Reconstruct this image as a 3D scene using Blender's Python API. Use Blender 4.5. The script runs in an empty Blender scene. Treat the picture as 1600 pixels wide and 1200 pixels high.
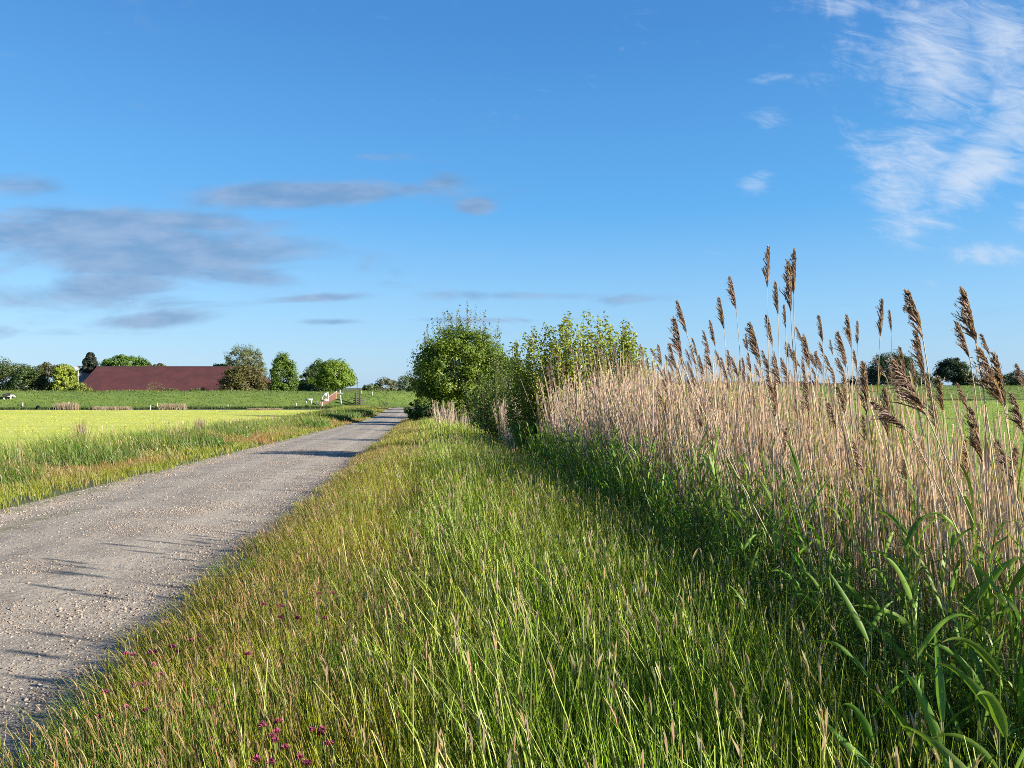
import bpy, math
import numpy as np
from mathutils import Vector
rng = np.random.default_rng(7)
R = math.radians
scene = bpy.context.scene
COL = scene.collection

# ------------------------------------------------------------------ camera
EYE = 1.7
F = 1200.0                      # focal length in pixels of the 1600 px wide photograph
cam_d = bpy.data.cameras.new("camera")
cam_d.sensor_width = 36.0
cam_d.lens = 36.0 * F / 1600.0
cam_d.clip_start = 0.05
cam_d.clip_end = 6000.0
cam = bpy.data.objects.new("camera", cam_d)
COL.objects.link(cam)
cam.location = (0, 0, EYE)
cam.rotation_euler = (R(90) + 5.0 / F, 0, 0)
scene.camera = cam

# ------------------------------------------------------------------ sun, sky, exposure
SUN_EL = R(21.0)
sun_vec = Vector((1.0, -0.40, 0)).normalized() * math.cos(SUN_EL) + Vector((0, 0, math.sin(SUN_EL)))
sd = bpy.data.lights.new("sun", 'SUN')
sd.energy = 4.8
sd.angle = R(0.5)
sd.color = (1.0, 0.91, 0.78)
sun = bpy.data.objects.new("sun", sd)
COL.objects.link(sun)
sun.rotation_euler = sun_vec.to_track_quat('Z', 'Y').to_euler()
sun.location = (40, -10, 30)

SKY_STRENGTH = 0.10
EXPOSURE = 1.6
scene.view_settings.view_transform = 'Standard'
scene.view_settings.look = 'None'
scene.view_settings.exposure = EXPOSURE
scene.view_settings.gamma = 1.0
scene.cycles.max_bounces = 5
scene.cycles.diffuse_bounces = 3
scene.cycles.glossy_bounces = 2
scene.cycles.transmission_bounces = 3
scene.cycles.use_denoising = False
scene.cycles.filter_width = 0.9
scene.cycles.sample_clamp_indirect = 4.0

world = bpy.data.worlds.new("World")
scene.world = world
world.use_nodes = True
wt = world.node_tree
wt.nodes.clear()


class N:
    """tiny wrapper: build math node chains"""
    def __init__(self, tree):
        self.t = tree

    def new(self, kind, **kw):
        n = self.t.nodes.new(kind)
        for k, v in kw.items():
            setattr(n, k, v)
        return n

    def put(self, sock, v):
        if hasattr(v, 'is_output') or hasattr(v, 'links'):
            self.t.links.new(v, sock)
        else:
            sock.default_value = v

    def m(self, op, a, b=None, c=None, clamp=False):
        n = self.new('ShaderNodeMath', operation=op, use_clamp=clamp)
        self.put(n.inputs[0], a)
        if b is not None:
            self.put(n.inputs[1], b)
        if c is not None:
            self.put(n.inputs[2], c)
        return n.outputs[0]

    def smooth(self, x, lo, hi, a=0.0, b=1.0):
        n = self.new('ShaderNodeMapRange', interpolation_type='SMOOTHSTEP')
        self.put(n.inputs[0], x)
        for i, v in enumerate((lo, hi, a, b)):
            n.inputs[i + 1].default_value = v
        return n.outputs[0]

    def xyz(self, x, y, z=0.0):
        n = self.new('ShaderNodeCombineXYZ')
        for i, v in enumerate((x, y, z)):
            self.put(n.inputs[i], v)
        return n.outputs[0]

    def noise(self, vec, scale, detail=4.0, rough=0.55, dist=0.0):
        n = self.new('ShaderNodeTexNoise')
        if vec is not None:
            self.put(n.inputs['Vector'], vec)
        n.inputs['Scale'].default_value = scale
        n.inputs['Detail'].default_value = detail
        n.inputs['Roughness'].default_value = rough
        n.inputs['Distortion'].default_value = dist
        return n.outputs['Fac']

    def mix(self, fac, a, b, blend='MIX'):
        n = self.new('ShaderNodeMix', data_type='RGBA', blend_type=blend)
        self.put(n.inputs[0], fac)
        for s, v in ((n.inputs[6], a), (n.inputs[7], b)):
            if isinstance(v, (tuple, list)):
                s.default_value = (*v[:3], 1.0)
            else:
                self.t.links.new(v, s)
        return n.outputs[2]


g = N(wt)
sky = g.new('ShaderNodeTexSky', sky_type='NISHITA')
sky.sun_disc = False
sky.sun_elevation = SUN_EL
sky.sun_rotation = math.atan2(sun_vec.x, sun_vec.y)
sky.altitude = 0.0
sky.air_density = 1.0
sky.dust_density = 0.4
sky.ozone_density = 2.2
tc = g.new('ShaderNodeTexCoord')
sep = g.new('ShaderNodeSeparateXYZ')
wt.links.new(tc.outputs['Generated'], sep.inputs[0])
dx, dy, dz = sep.outputs
# clouds live on a far layer: azimuth tangent and elevation tangent
yy = g.m('MAXIMUM', dy, 0.15)
U = g.m('DIVIDE', dx, yy)
V = g.m('DIVIDE', dz, yy)


def ell(px, py, rx, ry, rot=0.0, w=1.0):
    u0, v0 = (px - 800) / F, (605 - py) / F
    a = g.m('SUBTRACT', U, u0)
    b = g.m('SUBTRACT', V, v0)
    if rot:
        c, s = math.cos(R(rot)), math.sin(R(rot))
        a2 = g.m('ADD', g.m('MULTIPLY', a, c), g.m('MULTIPLY', b, s))
        b2 = g.m('SUBTRACT', g.m('MULTIPLY', b, c), g.m('MULTIPLY', a, s))
        a, b = a2, b2
    a = g.m('MULTIPLY', a, F / rx)
    b = g.m('MULTIPLY', b, F / ry)
    d = g.m('ADD', g.m('MULTIPLY', a, a), g.m('MULTIPLY', b, b))
    e = g.m('POWER', 2.718, g.m('MULTIPLY', d, -1.0))
    return g.m('MULTIPLY', e, w)


def total(lst):
    a = lst[0]
    for b in lst[1:]:
        a = g.m('MAXIMUM', a, b)
    return a


grey = total([
    ell(200, 347, 210, 20, -2), ell(215, 388, 270, 50, -4, 1.05), ell(160, 455, 150, 32, 4, 0.9), ell(370, 425, 120, 20, -4, .8),
    ell(30, 290, 90, 20, 0, .78), ell(480, 303, 200, 20, 1), ell(600, 243, 60, 10, 0, .30),
    ell(690, 280, 42, 16, 0, .72), ell(742, 323, 32, 15, 0, .8), ell(510, 465, 75, 8, 3, .75),
    ell(240, 500, 110, 15, 5, .75), ell(520, 503, 80, 7, 0, .6), ell(840, 462, 150, 9, 0, .55),
    ell(100, 520, 160, 9, 0, .5), ell(980, 468, 70, 10, 0, .6), ell(740, 500, 120, 5, 0, .45)])
nz = g.noise(g.xyz(g.m('MULTIPLY', U, 1.0), g.m('MULTIPLY', V, 3.4), 3.1), 6.0, 9.0, 0.62, 0.9)
gd = g.m('ADD', grey, g.m('MULTIPLY', g.m('SUBTRACT', nz, 0.5), 1.35))
gfac = g.smooth(gd, 0.14, 0.74, 0.0, 0.78)
nz2 = g.noise(g.xyz(U, g.m('MULTIPLY', V, 3.0), 9.0), 14.0, 4.0, 0.55)

cir = total([
    ell(1470, 90, 110, 150, 10, .95), ell(1560, 60, 90, 110, 0, .9), ell(1430, 250, 100, 80, 0, .85), ell(1530, 260, 120, 60, 40, 1.0),
    ell(1590, 180, 70, 120, 0, .9), ell(1545, 395, 65, 26, 0, 1.0), ell(1200, 185, 34, 30, 0, .72),
    ell(1180, 280, 40, 26, 30, .8), ell(1205, 122, 50, 12, 0, .72), ell(1330, 5, 130, 26, 0, .6), ell(1620, 340, 60, 40, 0, .7),
    ell(1720, 150, 150, 260, 0, .9), ell(1410, 150, 90, 150, 0, .35), ell(1450, 350, 90, 40, 0, .5)])
cu = g.m('ADD', g.m('MULTIPLY', U, 0.97), g.m('MULTIPLY', V, 0.26))
cv = g.m('SUBTRACT', g.m('MULTIPLY', V, 0.97), g.m('MULTIPLY', U, -0.16))
c1 = g.noise(g.xyz(cu, g.m('MULTIPLY', cv, 3.2), 1.7), 15.0, 9.0, 0.7, 1.1)
c2 = g.noise(g.xyz(cu, cv, 5.0), 7.0, 4.0, 0.6, 0.8)
cn = g.m('ADD', g.m('MULTIPLY', g.m('SUBTRACT', c1, 0.5), 1.5), g.m('MULTIPLY', g.m('SUBTRACT', c2, 0.5), 1.7))
cfac = g.smooth(g.m('ADD', cir, cn), 0.25, 1.35, 0.0, 0.88)

hsv = g.new('ShaderNodeHueSaturation')
hsv.inputs['Saturation'].default_value = 1.0
hsv.inputs['Value'].default_value = 1.0
wt.links.new(sky.outputs[0], hsv.inputs['Color'])
K = 1.0 / SKY_STRENGTH / (2 ** EXPOSURE)
# clean washed northern evening air: bluer towards the horizon than the raw model
ramp = g.new('ShaderNodeValToRGB')
el = ramp.color_ramp
stops = [(0.0, (.31, .55, .82)), (.10, (.22, .52, .86)), (.22, (.07, .385, .83)), (.42, (.035, .24, .65)), (1.0, (.02, .11, .38))]
while len(el.elements) < len(stops): el.elements.new(.5)
for e, (pp, cc_) in zip(el.elements, stops):
    e.position = pp; e.color = (*cc_, 1)
wt.links.new(g.m('MAXIMUM', dz, 0.0), ramp.inputs[0])
blue = g.mix(1.0, ramp.outputs[0], (K, K, K), 'MULTIPLY')
skyc = g.mix(0.85, hsv.outputs[0], blue)
greyc = g.mix(g.smooth(nz2, 0.3, 0.7), tuple(K * v for v in (0.19, 0.335, 0.57)), tuple(K * v for v in (0.33, 0.45, 0.66)))
cc = g.mix(gfac, skyc, greyc)
cc = g.mix(cfac, cc, tuple(K * v for v in (0.66, 0.77, 0.93)))
bg = g.new('ShaderNodeBackground')
bg.inputs['Strength'].default_value = SKY_STRENGTH
wt.links.new(cc, bg.inputs['Color'])
wo = g.new('ShaderNodeOutputWorld')
wt.links.new(bg.outputs[0], wo.inputs[0])
world.cycles.sampling_method = 'MANUAL'
world.cycles.sample_map_resolution = 256


# ------------------------------------------------------------------ helpers
def tag(o, label=None, cat=None, group=None, kind=None):
    if label: o['label'] = label
    if cat: o['category'] = cat
    if group: o['group'] = group
    if kind: o['kind'] = kind
    return o


def empty(name, loc, label, cat, group=None):
    o = bpy.data.objects.new(name, None)
    o.empty_display_size = 0.2
    COL.objects.link(o)
    o.location = loc
    return tag(o, label, cat, group)


class MB:
    """mesh builder: vertex blocks with per-vertex colour and quads"""
    def __init__(self):
        self.v, self.q, self.c, self.t, self.n = [], [], [], [], 0

    def add(self, v, q, c=None):
        v = np.asarray(v, dtype=np.float64).reshape(-1, 3)
        q = np.asarray(q, dtype=np.int64)
        if c is None:
            c = np.ones((len(v), 3))
        c = np.broadcast_to(np.asarray(c, dtype=np.float64), (len(v), 3))
        self.v.append(v); self.c.append(c)
        (self.q if q.shape[-1] == 4 else self.t).append(q.reshape(-1, q.shape[-1]) + self.n)
        self.n += len(v)

    def build(self, name, mat, parent=None, smooth=False, origin=None):
        v = np.concatenate(self.v); c = np.concatenate(self.c)
        if origin is not None:
            v = v - np.asarray(origin)
        q = np.concatenate(self.q) if self.q else np.zeros((0, 4), int)
        t = np.concatenate(self.t) if self.t else np.zeros((0, 3), int)
        me = bpy.data.meshes.new(name)
        me.vertices.add(len(v))
        me.vertices.foreach_set('co', v.astype(np.float32).ravel())
        li = np.concatenate([q.ravel(), t.ravel()]).astype(np.int32)
        me.loops.add(len(li))
        me.loops.foreach_set('vertex_index', li)
        me.polygons.add(len(q) + len(t))
        st = np.concatenate([np.arange(len(q)) * 4, len(q) * 4 + np.arange(len(t)) * 3]).astype(np.int32)
        me.polygons.foreach_set('loop_start', st)
        me.update(calc_edges=True)
        at = me.color_attributes.new('tint', 'FLOAT_COLOR', 'POINT')
        at.data.foreach_set('color', np.concatenate([c, np.ones((len(c), 1))], 1).astype(np.float32).ravel())
        if smooth:
            me.polygons.foreach_set('use_smooth', np.ones(len(me.polygons), bool))
        me.materials.append(mat)
        o = bpy.data.objects.new(name, me)
        COL.objects.link(o)
        if parent is not None:
            o.parent = parent
        elif origin is not None:
            o.location = origin
        return o


def box(mb, c, s, col=None, rz=0.0):
    x, y, z = np.array(s) / 2
    v = np.array([[-x, -y, -z], [x, -y, -z], [x, y, -z], [-x, y, -z], [-x, -y, z], [x, -y, z], [x, y, z], [-x, y, z]])
    if rz:
        cs, sn = math.cos(rz), math.sin(rz)
        v[:, :2] = v[:, :2] @ np.array([[cs, sn], [-sn, cs]])
    mb.add(v + np.array(c), [[0, 3, 2, 1], [4, 5, 6, 7], [0, 1, 5, 4], [1, 2, 6, 5], [2, 3, 7, 6], [3, 0, 4, 7]], col)


def tube(mb, path, rad, sides=6, col=None):
    path = np.asarray(path, float); rad = np.asarray(rad, float)
    k = len(path)
    d = np.gradient(path, axis=0); d /= np.linalg.norm(d, axis=1, keepdims=True) + 1e-9
    up = np.array([0.3, 1.0, 0.1])
    a = np.cross(d, up); a /= np.linalg.norm(a, axis=1, keepdims=True) + 1e-9
    b = np.cross(d, a)
    th = np.arange(sides) * 2 * np.pi / sides
    v = path[:, None] + rad[:, None, None] * (a[:, None] * np.cos(th)[None, :, None] + b[:, None] * np.sin(th)[None, :, None])
    i = np.arange(k - 1)[:, None] * sides; j = np.arange(sides)[None]; j2 = (j + 1) % sides
    q = np.stack([i + j, i + j2, i + sides + j2, i + sides + j], -1).reshape(-1, 4)
    mb.add(v, q, col)
    for e in (0, k - 1):
        mb.add(v[e], [[0, n, n + 1] for n in range(1, sides - 1)], col if col is None or np.ndim(col) < 2 else col[:sides])


def blades(mb, base, h, w, lean, col, segs=3, face=None, shape='grass', droop=0.0, tip=None):
    """many blades as strips; lean (n,2) is the sideways travel of each tip"""
    n = len(base)
    if n == 0: return
    t = np.linspace(0, 1, segs + 1)[None, :, None]
    h = np.broadcast_to(h, (n,)); w = np.broadcast_to(w, (n,))
    face = rng.uniform(0, np.pi, n) if face is None else np.broadcast_to(face, (n,))
    droop = np.broadcast_to(droop, (n,))[:, None]
    tt = t[..., 0]
    P = np.repeat(base[:, None, :], segs + 1, 1).astype(float)
    P[..., 0] += lean[:, 0:1] * tt ** 1.7
    P[..., 1] += lean[:, 1:2] * tt ** 1.7
    P[..., 2] += h[:, None] * (tt - droop * tt ** 3)
    if shape == 'grass':
        ww = 1 - 0.88 * tt ** 2.0
    elif shape == 'leaf':
        ww = np.sin(np.pi * np.clip(tt * 0.9 + 0.08, 0, 1)) ** 0.8
        ww = np.where(tt >= 1, 0.05, ww)
    elif shape == 'head':
        ww = np.where(tt < .01, .3, np.where(tt > .99, .15, 1.0))
    else:
        ww = np.ones_like(tt)
    ww = ww * w[:, None] * 0.5
    D = np.stack([np.cos(face), np.sin(face), np.zeros(n)], -1)[:, None, :]
    L = P - D * ww[..., None]; Rr = P + D * ww[..., None]
    v = np.stack([L, Rr], 2).reshape(-1, 3)
    o = np.arange(n)[:, None] * (segs + 1) * 2 + np.arange(segs)[None] * 2
    q = np.stack([o, o + 1, o + 3, o + 2], -1).reshape(-1, 4)
    c = np.broadcast_to(col, (n, 3))
    if tip is not None:
        k = (tt ** 2)[..., None]
        cc_ = c[:, None, :] * (1 - k) + np.broadcast_to(tip, (n, 3))[:, None, :] * k
    else:
        cc_ = np.repeat(c[:, None, :], segs + 1, 1)
    mb.add(v, q, np.repeat(cc_[:, :, None, :], 2, 2).reshape(-1, 3))


def leaves(mb, pos, size, normal, col, aspect=0.55):
    """n little pointed leaves (diamond quads)"""
    n = len(pos)
    nrm = normal / (np.linalg.norm(normal, axis=1, keepdims=True) + 1e-9)
    r = rng.normal(size=(n, 3))
    a = np.cross(nrm, r); a /= np.linalg.norm(a, axis=1, keepdims=True) + 1e-9
    b = np.cross(nrm, a)
    s = np.broadcast_to(size, (n,))[:, None]
    v = np.stack([pos - a * s * .5, pos - b * s * .5 * aspect + a * s * .05, pos + a * s * .5, pos + b * s * .5 * aspect + a * s * .05], 1).reshape(-1, 3)
    q = np.arange(n * 4).reshape(-1, 4)
    mb.add(v, q, np.repeat(np.broadcast_to(col, (n, 3)), 4, 0))


def jit(col, n, s=0.2, hue=0.08):
    c = np.array(col)[None] * (1 + rng.normal(0, s, (n, 1))) * (1 + rng.normal(0, hue, (n, 3)))
    return np.clip(c, 0.004, 0.9)


def mixc(a, b, f):
    return np.array(a)[None] * (1 - f[:, None]) + np.array(b)[None] * f[:, None]


def vnoise(x, y, sc, seed=0):
    """cheap smooth value noise"""
    x = np.asarray(x) / sc + 37.7 * seed; y = np.asarray(y) / sc + 11.3 * seed
    xi, yi = np.floor(x), np.floor(y)
    fx, fy = x - xi, y - yi
    fx = fx * fx * (3 - 2 * fx); fy = fy * fy * (3 - 2 * fy)
    def hsh(a, b):
        v = np.sin(a * 127.1 + b * 311.7 + seed * 7.3) * 43758.5453
        return v - np.floor(v)
    return (hsh(xi, yi) * (1 - fx) * (1 - fy) + hsh(xi + 1, yi) * fx * (1 - fy)
            + hsh(xi, yi + 1) * (1 - fx) * fy + hsh(xi + 1, yi + 1) * fx * fy)


def sst(a, b, x):
    t = np.clip((x - a) / (b - a), 0, 1)
    return t * t * (3 - 2 * t)


# ------------------------------------------------------------------ materials
def foliage_mat(name, trans=0.35, gloss=0.06, rough=0.45, patch=0.0, base=None):
    m = bpy.data.materials.new(name); m.use_nodes = True
    t = m.node_tree; t.nodes.clear(); h = N(t)
    at = h.new('ShaderNodeAttribute', attribute_name='tint')
    c = at.outputs['Color']
    if patch:
        geo = h.new('ShaderNodeNewGeometry')
        nf = h.noise(geo.outputs['Position'], 1.1, 3.0)
        c = h.mix(h.smooth(nf, .35, .65, 0, patch), c, h.mix(1.0, c, (1.35, 1.05, .75), 'MULTIPLY'))
    d = h.new('ShaderNodeBsdfDiffuse'); t.links.new(c, d.inputs['Color'])
    tr = h.new('ShaderNodeBsdfTranslucent')
    tcol = h.mix(1.0, c, (1.15, 1.2, .55), 'MULTIPLY'); t.links.new(tcol, tr.inputs['Color'])
    gl = h.new('ShaderNodeBsdfGlossy'); gl.inputs['Roughness'].default_value = rough
    gl.inputs['Color'].default_value = (1, 1, 1, 1)
    m1 = h.new('ShaderNodeMixShader'); m1.inputs[0].default_value = trans
    t.links.new(d.outputs[0], m1.inputs[1]); t.links.new(tr.outputs[0], m1.inputs[2])
    m2 = h.new('ShaderNodeMixShader'); m2.inputs[0].default_value = gloss
    t.links.new(m1.outputs[0], m2.inputs[1]); t.links.new(gl.outputs[0], m2.inputs[2])
    o = h.new('ShaderNodeOutputMaterial'); t.links.new(m2.outputs[0], o.inputs[0])
    return m


def solid_mat(name, colA, colB, scale=3.0, rough=0.85, bump=0.0, bscale=None, tint=False, detail=5.0, dist=0.02):
    m = bpy.data.materials.new(name); m.use_nodes = True
    t = m.node_tree; h = N(t); bs = t.nodes['Principled BSDF']
    tcn = h.new('ShaderNodeTexCoord')
    nf = h.noise(tcn.outputs['Object'], scale, detail, 0.6)
    c = h.mix(h.smooth(nf, .3, .7), colA, colB)
    if tint:
        at = h.new('ShaderNodeAttribute', attribute_name='tint')
        c = h.mix(1.0, c, at.outputs['Color'], 'MULTIPLY')
    t.links.new(c, bs.inputs['Base Color'])
    bs.inputs['Roughness'].default_value = rough
    if bump:
        bn = h.new('ShaderNodeBump'); bn.inputs['Strength'].default_value = bump; bn.inputs['Distance'].default_value = dist
        t.links.new(h.noise(tcn.outputs['Object'], bscale or scale * 4, 5.0, .6), bn.inputs['Height'])
        t.links.new(bn.outputs[0], bs.inputs['Normal'])
    return m


M = {}
M['grass'] = foliage_mat('grass_blades', .34, .018, .5, .5)
M['leaf'] = foliage_mat('tree_leaves', .33, .02, .5)
M['straw'] = foliage_mat('dry_straw', .22, .02, .5)
M['plume'] = foliage_mat('plume_brown', .40, .02, .6)
M['reedgreen'] = foliage_mat('green_reed_leaf', .38, .015, .5)
M['flower'] = foliage_mat('flower_petals', .25, .0, .5)
M['bark'] = solid_mat('bark', (.09, .07, .05), (.17, .14, .11), 4.0, .9, .5)
M['white'] = solid_mat('white_paint', (.42, .42, .40), (.34, .34, .32), 2.0, .6)
M['brick'] = solid_mat('brick_red', (.28, .12, .08), (.34, .18, .13), 5.0, .9)
M['darkwood'] = solid_mat('dark_wood', (.03, .025, .022), (.06, .05, .045), 6.0, .85)
M['stone'] = solid_mat('gravel_stone', (.9, .9, .9), (1.0, 1.0, 1.0), 30.0, .9, tint=True)


# ------------------------------------------------------------------ terrain
KS = 0.12                                   # the road runs away to the left: s = x + KS*y is constant along it


def S(x, y): return x + KS * y


def road_z(y):
    y = np.asarray(y, float)
    return np.where(y <= 90, -0.025 * y, -2.25 - 0.6 * (1 - np.exp(-np.maximum(y - 90, 0) / 24.0)))


def dyke_y(x): return 190 + 0.2 * np.clip(x, -260, -40) + sst(-40, 50, x) * 53


def dyke_top(x): return 0.74 + sst(-30, 40, x) * 1.3


def ground_z(x, y):
    x = np.asarray(x, float); y = np.asarray(y, float)
    s = S(x, y)
    r = road_z(y)
    pr = np.interp(s, [-30, -12, -9, -7.2, -6.7, -6.2, -4.4, -2.3, -1.7, -1.0, 1.2, 2.6, 3.8, 6.0, 7.5],
                   [-.1, -.05, .08, .08, .03, -.02, .03, -.02, .02, .08, .06, -.15, -.5, -.55, -.4])
    z = r + pr
    fr = -1.2 - 0.004 * np.clip(y, -100, 400)
    fl = -1.9 - 0.006 * np.clip(y, -50, 165)
    z = z * (1 - sst(6.0, 9.5, s)) + fr * sst(6.0, 9.5, s)
    z = z * (1 - sst(11, 17, -s)) + fl * sst(11, 17, -s)
    bump = (vnoise(x, y, 2.3, 1) - .5) * .07 + (vnoise(x, y, .8, 2) - .5) * .03 + (vnoise(x, y, 13., 3) - .5) * .15
    off = np.clip(np.maximum(s + 1.7, -6.7 - s), 0, 1)
    z = z + bump * off + (vnoise(x, y, 1.7, 4) - .5) * .025 * (1 - off)
    d = np.abs(y - dyke_y(x))
    w = sst(14, 3.5, d) if False else (1 - sst(3.5, 14, d))
    z = z * (1 - w) + (dyke_top(x) + (vnoise(x, y, 9., 5) - .5) * .25) * w
    return z


s_ax = np.unique(np.concatenate([-np.geomspace(22, 2500, 46), np.arange(-22, -8, 1.0), np.arange(-8, 8, 0.25), np.arange(8, 22, 1.0), np.geomspace(22, 2500, 46)]))
y_ax = np.unique(np.concatenate([[-400, -150, -60, -30, -15, -8], np.arange(-5, 12, 0.35), np.arange(12, 40, 0.8), np.arange(40, 130, 2.5), np.arange(130, 260, 1.7), np.geomspace(265, 4500, 40)]))


def sheet(name, smask, ymask, lift, mat, kind='structure', xs=None, ys=None):
    sa = (s_ax if xs is None else xs); ya = (y_ax if ys is None else ys)
    sa = sa[smask(sa)]; ya = ya[ymask(ya)]
    SS, YY = np.meshgrid(sa, ya)
    XX = SS - KS * np.clip(YY, -60, 260)
    ZZ = ground_z(XX, YY) + lift
    v = np.stack([XX, YY, ZZ], -1).reshape(-1, 3)
    ny, nx = SS.shape
    i = np.arange(ny - 1)[:, None] * nx + np.arange(nx - 1)[None]
    q = np.stack([i, i + 1, i + nx + 1, i + nx], -1).reshape(-1, 4)
    mb = MB(); mb.add(v, q)
    return tag(mb.build(name, mat, smooth=True), kind=kind)


def ground_material():
    m = bpy.data.materials.new('meadow_soil'); m.use_nodes = True
    t = m.node_tree; h = N(t); bs = t.nodes['Principled BSDF']
    geo = h.new('ShaderNodeNewGeometry'); P = geo.outputs['Position']
    n1 = h.noise(P, 1.2, 5.0, .6); n2 = h.noise(P, 22.0, 4.0, .7); n3 = h.noise(P, .09, 3.0)
    c = h.mix(h.smooth(n1, .35, .65), (.035, .05, .012), (.06, .07, .018))
    c = h.mix(h.smooth(n2, .45, .7), c, (.08, .06, .03))
    c = h.mix(h.smooth(n3, .4, .6, 0, .5), c, (.045, .08, .012))
    t.links.new(c, bs.inputs['Base Color']); bs.inputs['Roughness'].default_value = .95
    bn = h.new('ShaderNodeBump'); bn.inputs['Strength'].default_value = .8; bn.inputs['Distance'].default_value = .05
    t.links.new(n2, bn.inputs['Height']); t.links.new(bn.outputs[0], bs.inputs['Normal'])
    return m


def field_material(name, a, b, dark, stripe_dir, sx, sy, fine=8.0):
    """mown or grazed grass: streaks along one direction plus tufts"""
    m = bpy.data.materials.new(name); m.use_nodes = True
    t = m.node_tree; h = N(t); bs = t.nodes['Principled BSDF']
    geo = h.new('ShaderNodeNewGeometry')
    mp = h.new('ShaderNodeMapping'); mp.inputs['Rotation'].default_value = (0, 0, R(stripe_dir)); mp.inputs['Scale'].default_value = (sx, sy, 1)
    t.links.new(geo.outputs['Position'], mp.inputs['Vector'])
    n1 = h.noise(mp.outputs[0], 1.0, 6.0, .62, .3)
    n2 = h.noise(geo.outputs['Position'], fine, 5.0, .65)
    n3 = h.noise(geo.outputs['Position'], .05, 3.0)
    c = h.mix(h.smooth(n1, .36, .62), a, b)
    c = h.mix(h.smooth(n3, .4, .65, 0, .5), c, a)
    mp2 = h.new('ShaderNodeMapping'); mp2.inputs['Rotation'].default_value = (0, 0, R(stripe_dir)); mp2.inputs['Scale'].default_value = (sx * .5, sy * 1.7, 1)
    mp2.inputs['Location'].default_value = (7, 3, 0)
    t.links.new(geo.outputs['Position'], mp2.inputs['Vector'])
    n4 = h.noise(mp2.outputs[0], 1.0, 4.0, .55)
    c = h.mix(h.smooth(n4, .60, .70, 0, .75), c, dark)
    c = h.mix(h.smooth(n2, .50, .75, 0, .5), c, dark)
    t.links.new(c, bs.inputs['Base Color']); bs.inputs['Roughness'].default_value = .9
    bn = h.new('ShaderNodeBump'); bn.inputs['Strength'].default_value = .7; bn.inputs['Distance'].default_value = .12
    t.links.new(h.m('ADD', n2, h.m('MULTIPLY', n1, 1.5)), bn.inputs['Height']); t.links.new(bn.outputs[0], bs.inputs['Normal'])
    return m


def road_material():
    m = bpy.data.materials.new('gravel_road'); m.use_nodes = True
    t = m.node_tree; h = N(t); bs = t.nodes['Principled BSDF']
    geo = h.new('ShaderNodeNewGeometry'); P = geo.outputs['Position']
    sp = h.new('ShaderNodeSeparateXYZ'); t.links.new(P, sp.inputs[0])
    s = h.m('ADD', sp.outputs[0], h.m('MULTIPLY', sp.outputs[1], KS))
    n1 = h.noise(P, 1.3, 4.0, .6); n2 = h.noise(P, 45.0, 4.0, .75); n3 = h.noise(P, 9.0, 5.0, .65)
    c = h.mix(h.smooth(n1, .35, .65), (.235, .205, .165), (.35, .305, .24))
    c = h.mix(h.smooth(n3, .46, .68, 0, .65), c, (.155, .125, .095))
    # scattered stones: two cell sizes
    vo = h.new('ShaderNodeTexVoronoi', feature='F1'); vo.inputs['Scale'].default_value = 34.0; t.links.new(P, vo.inputs['Vector'])
    vs = h.new('ShaderNodeSeparateXYZ'); t.links.new(vo.outputs['Color'], vs.inputs[0])
    stone = h.m('MULTIPLY', h.smooth(vo.outputs['Distance'], .34, .26), h.smooth(vs.outputs[0], .55, .6))
    sc = h.mix(vs.outputs[1], (.34, .30, .255), (.26, .185, .15))
    c = h.mix(h.m('MULTIPLY', stone, .85), c, sc)
    c = h.mix(h.smooth(n2, .48, .68, 0, .75), c, (.09, .075, .06))
    # two compacted wheel lines, paler and smoother than the loose middle and shoulders
    ws = h.m('ADD', s, h.m('MULTIPLY', h.m('SUBTRACT', n1, .5), .35))
    tr1 = h.smooth(h.m('ABSOLUTE', h.m('ADD', ws, 4.95)), .42, .12); tr2 = h.smooth(h.m('ABSOLUTE', h.m('ADD', ws, 3.25)), .42, .12)
    c = h.mix(h.m('MULTIPLY', h.m('MAXIMUM', tr1, tr2), .42), c, (.36, .315, .25))
    # thin grass strip on the crown near the left track, and dusty green at the edges
    wob = h.m('MULTIPLY', h.m('SUBTRACT', n1, .5), .8)
    sw = h.m('ADD', s, wob)
    band = h.smooth(h.m('ABSOLUTE', h.m('ADD', sw, 5.75)), .34, .08)
    near = h.smooth(sp.outputs[1], 15.0, 11.0)
    edge = h.m('MAXIMUM', h.smooth(sw, -2.2, -1.7), h.smooth(sw, -6.25, -6.6))
    gm = h.m('MULTIPLY', h.m('MAXIMUM', h.m('MULTIPLY', band, near), edge), h.smooth(n3, .38, .6))
    c = h.mix(h.m('MULTIPLY', gm, .7), c, (.10, .10, .025))
    t.links.new(c, bs.inputs['Base Color']); bs.inputs['Roughness'].default_value = .95
    bn = h.new('ShaderNodeBump'); bn.inputs['Strength'].default_value = 1.0; bn.inputs['Distance'].default_value = .035
    hh = h.m('ADD', h.m('ADD', h.m('MULTIPLY', stone, .9), h.m('MULTIPLY', n2, .6)), h.m('MULTIPLY', n3, 1.3))
    t.links.new(hh, bn.inputs['Height']); t.links.new(bn.outputs[0], bs.inputs['Normal'])
    return m


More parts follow.
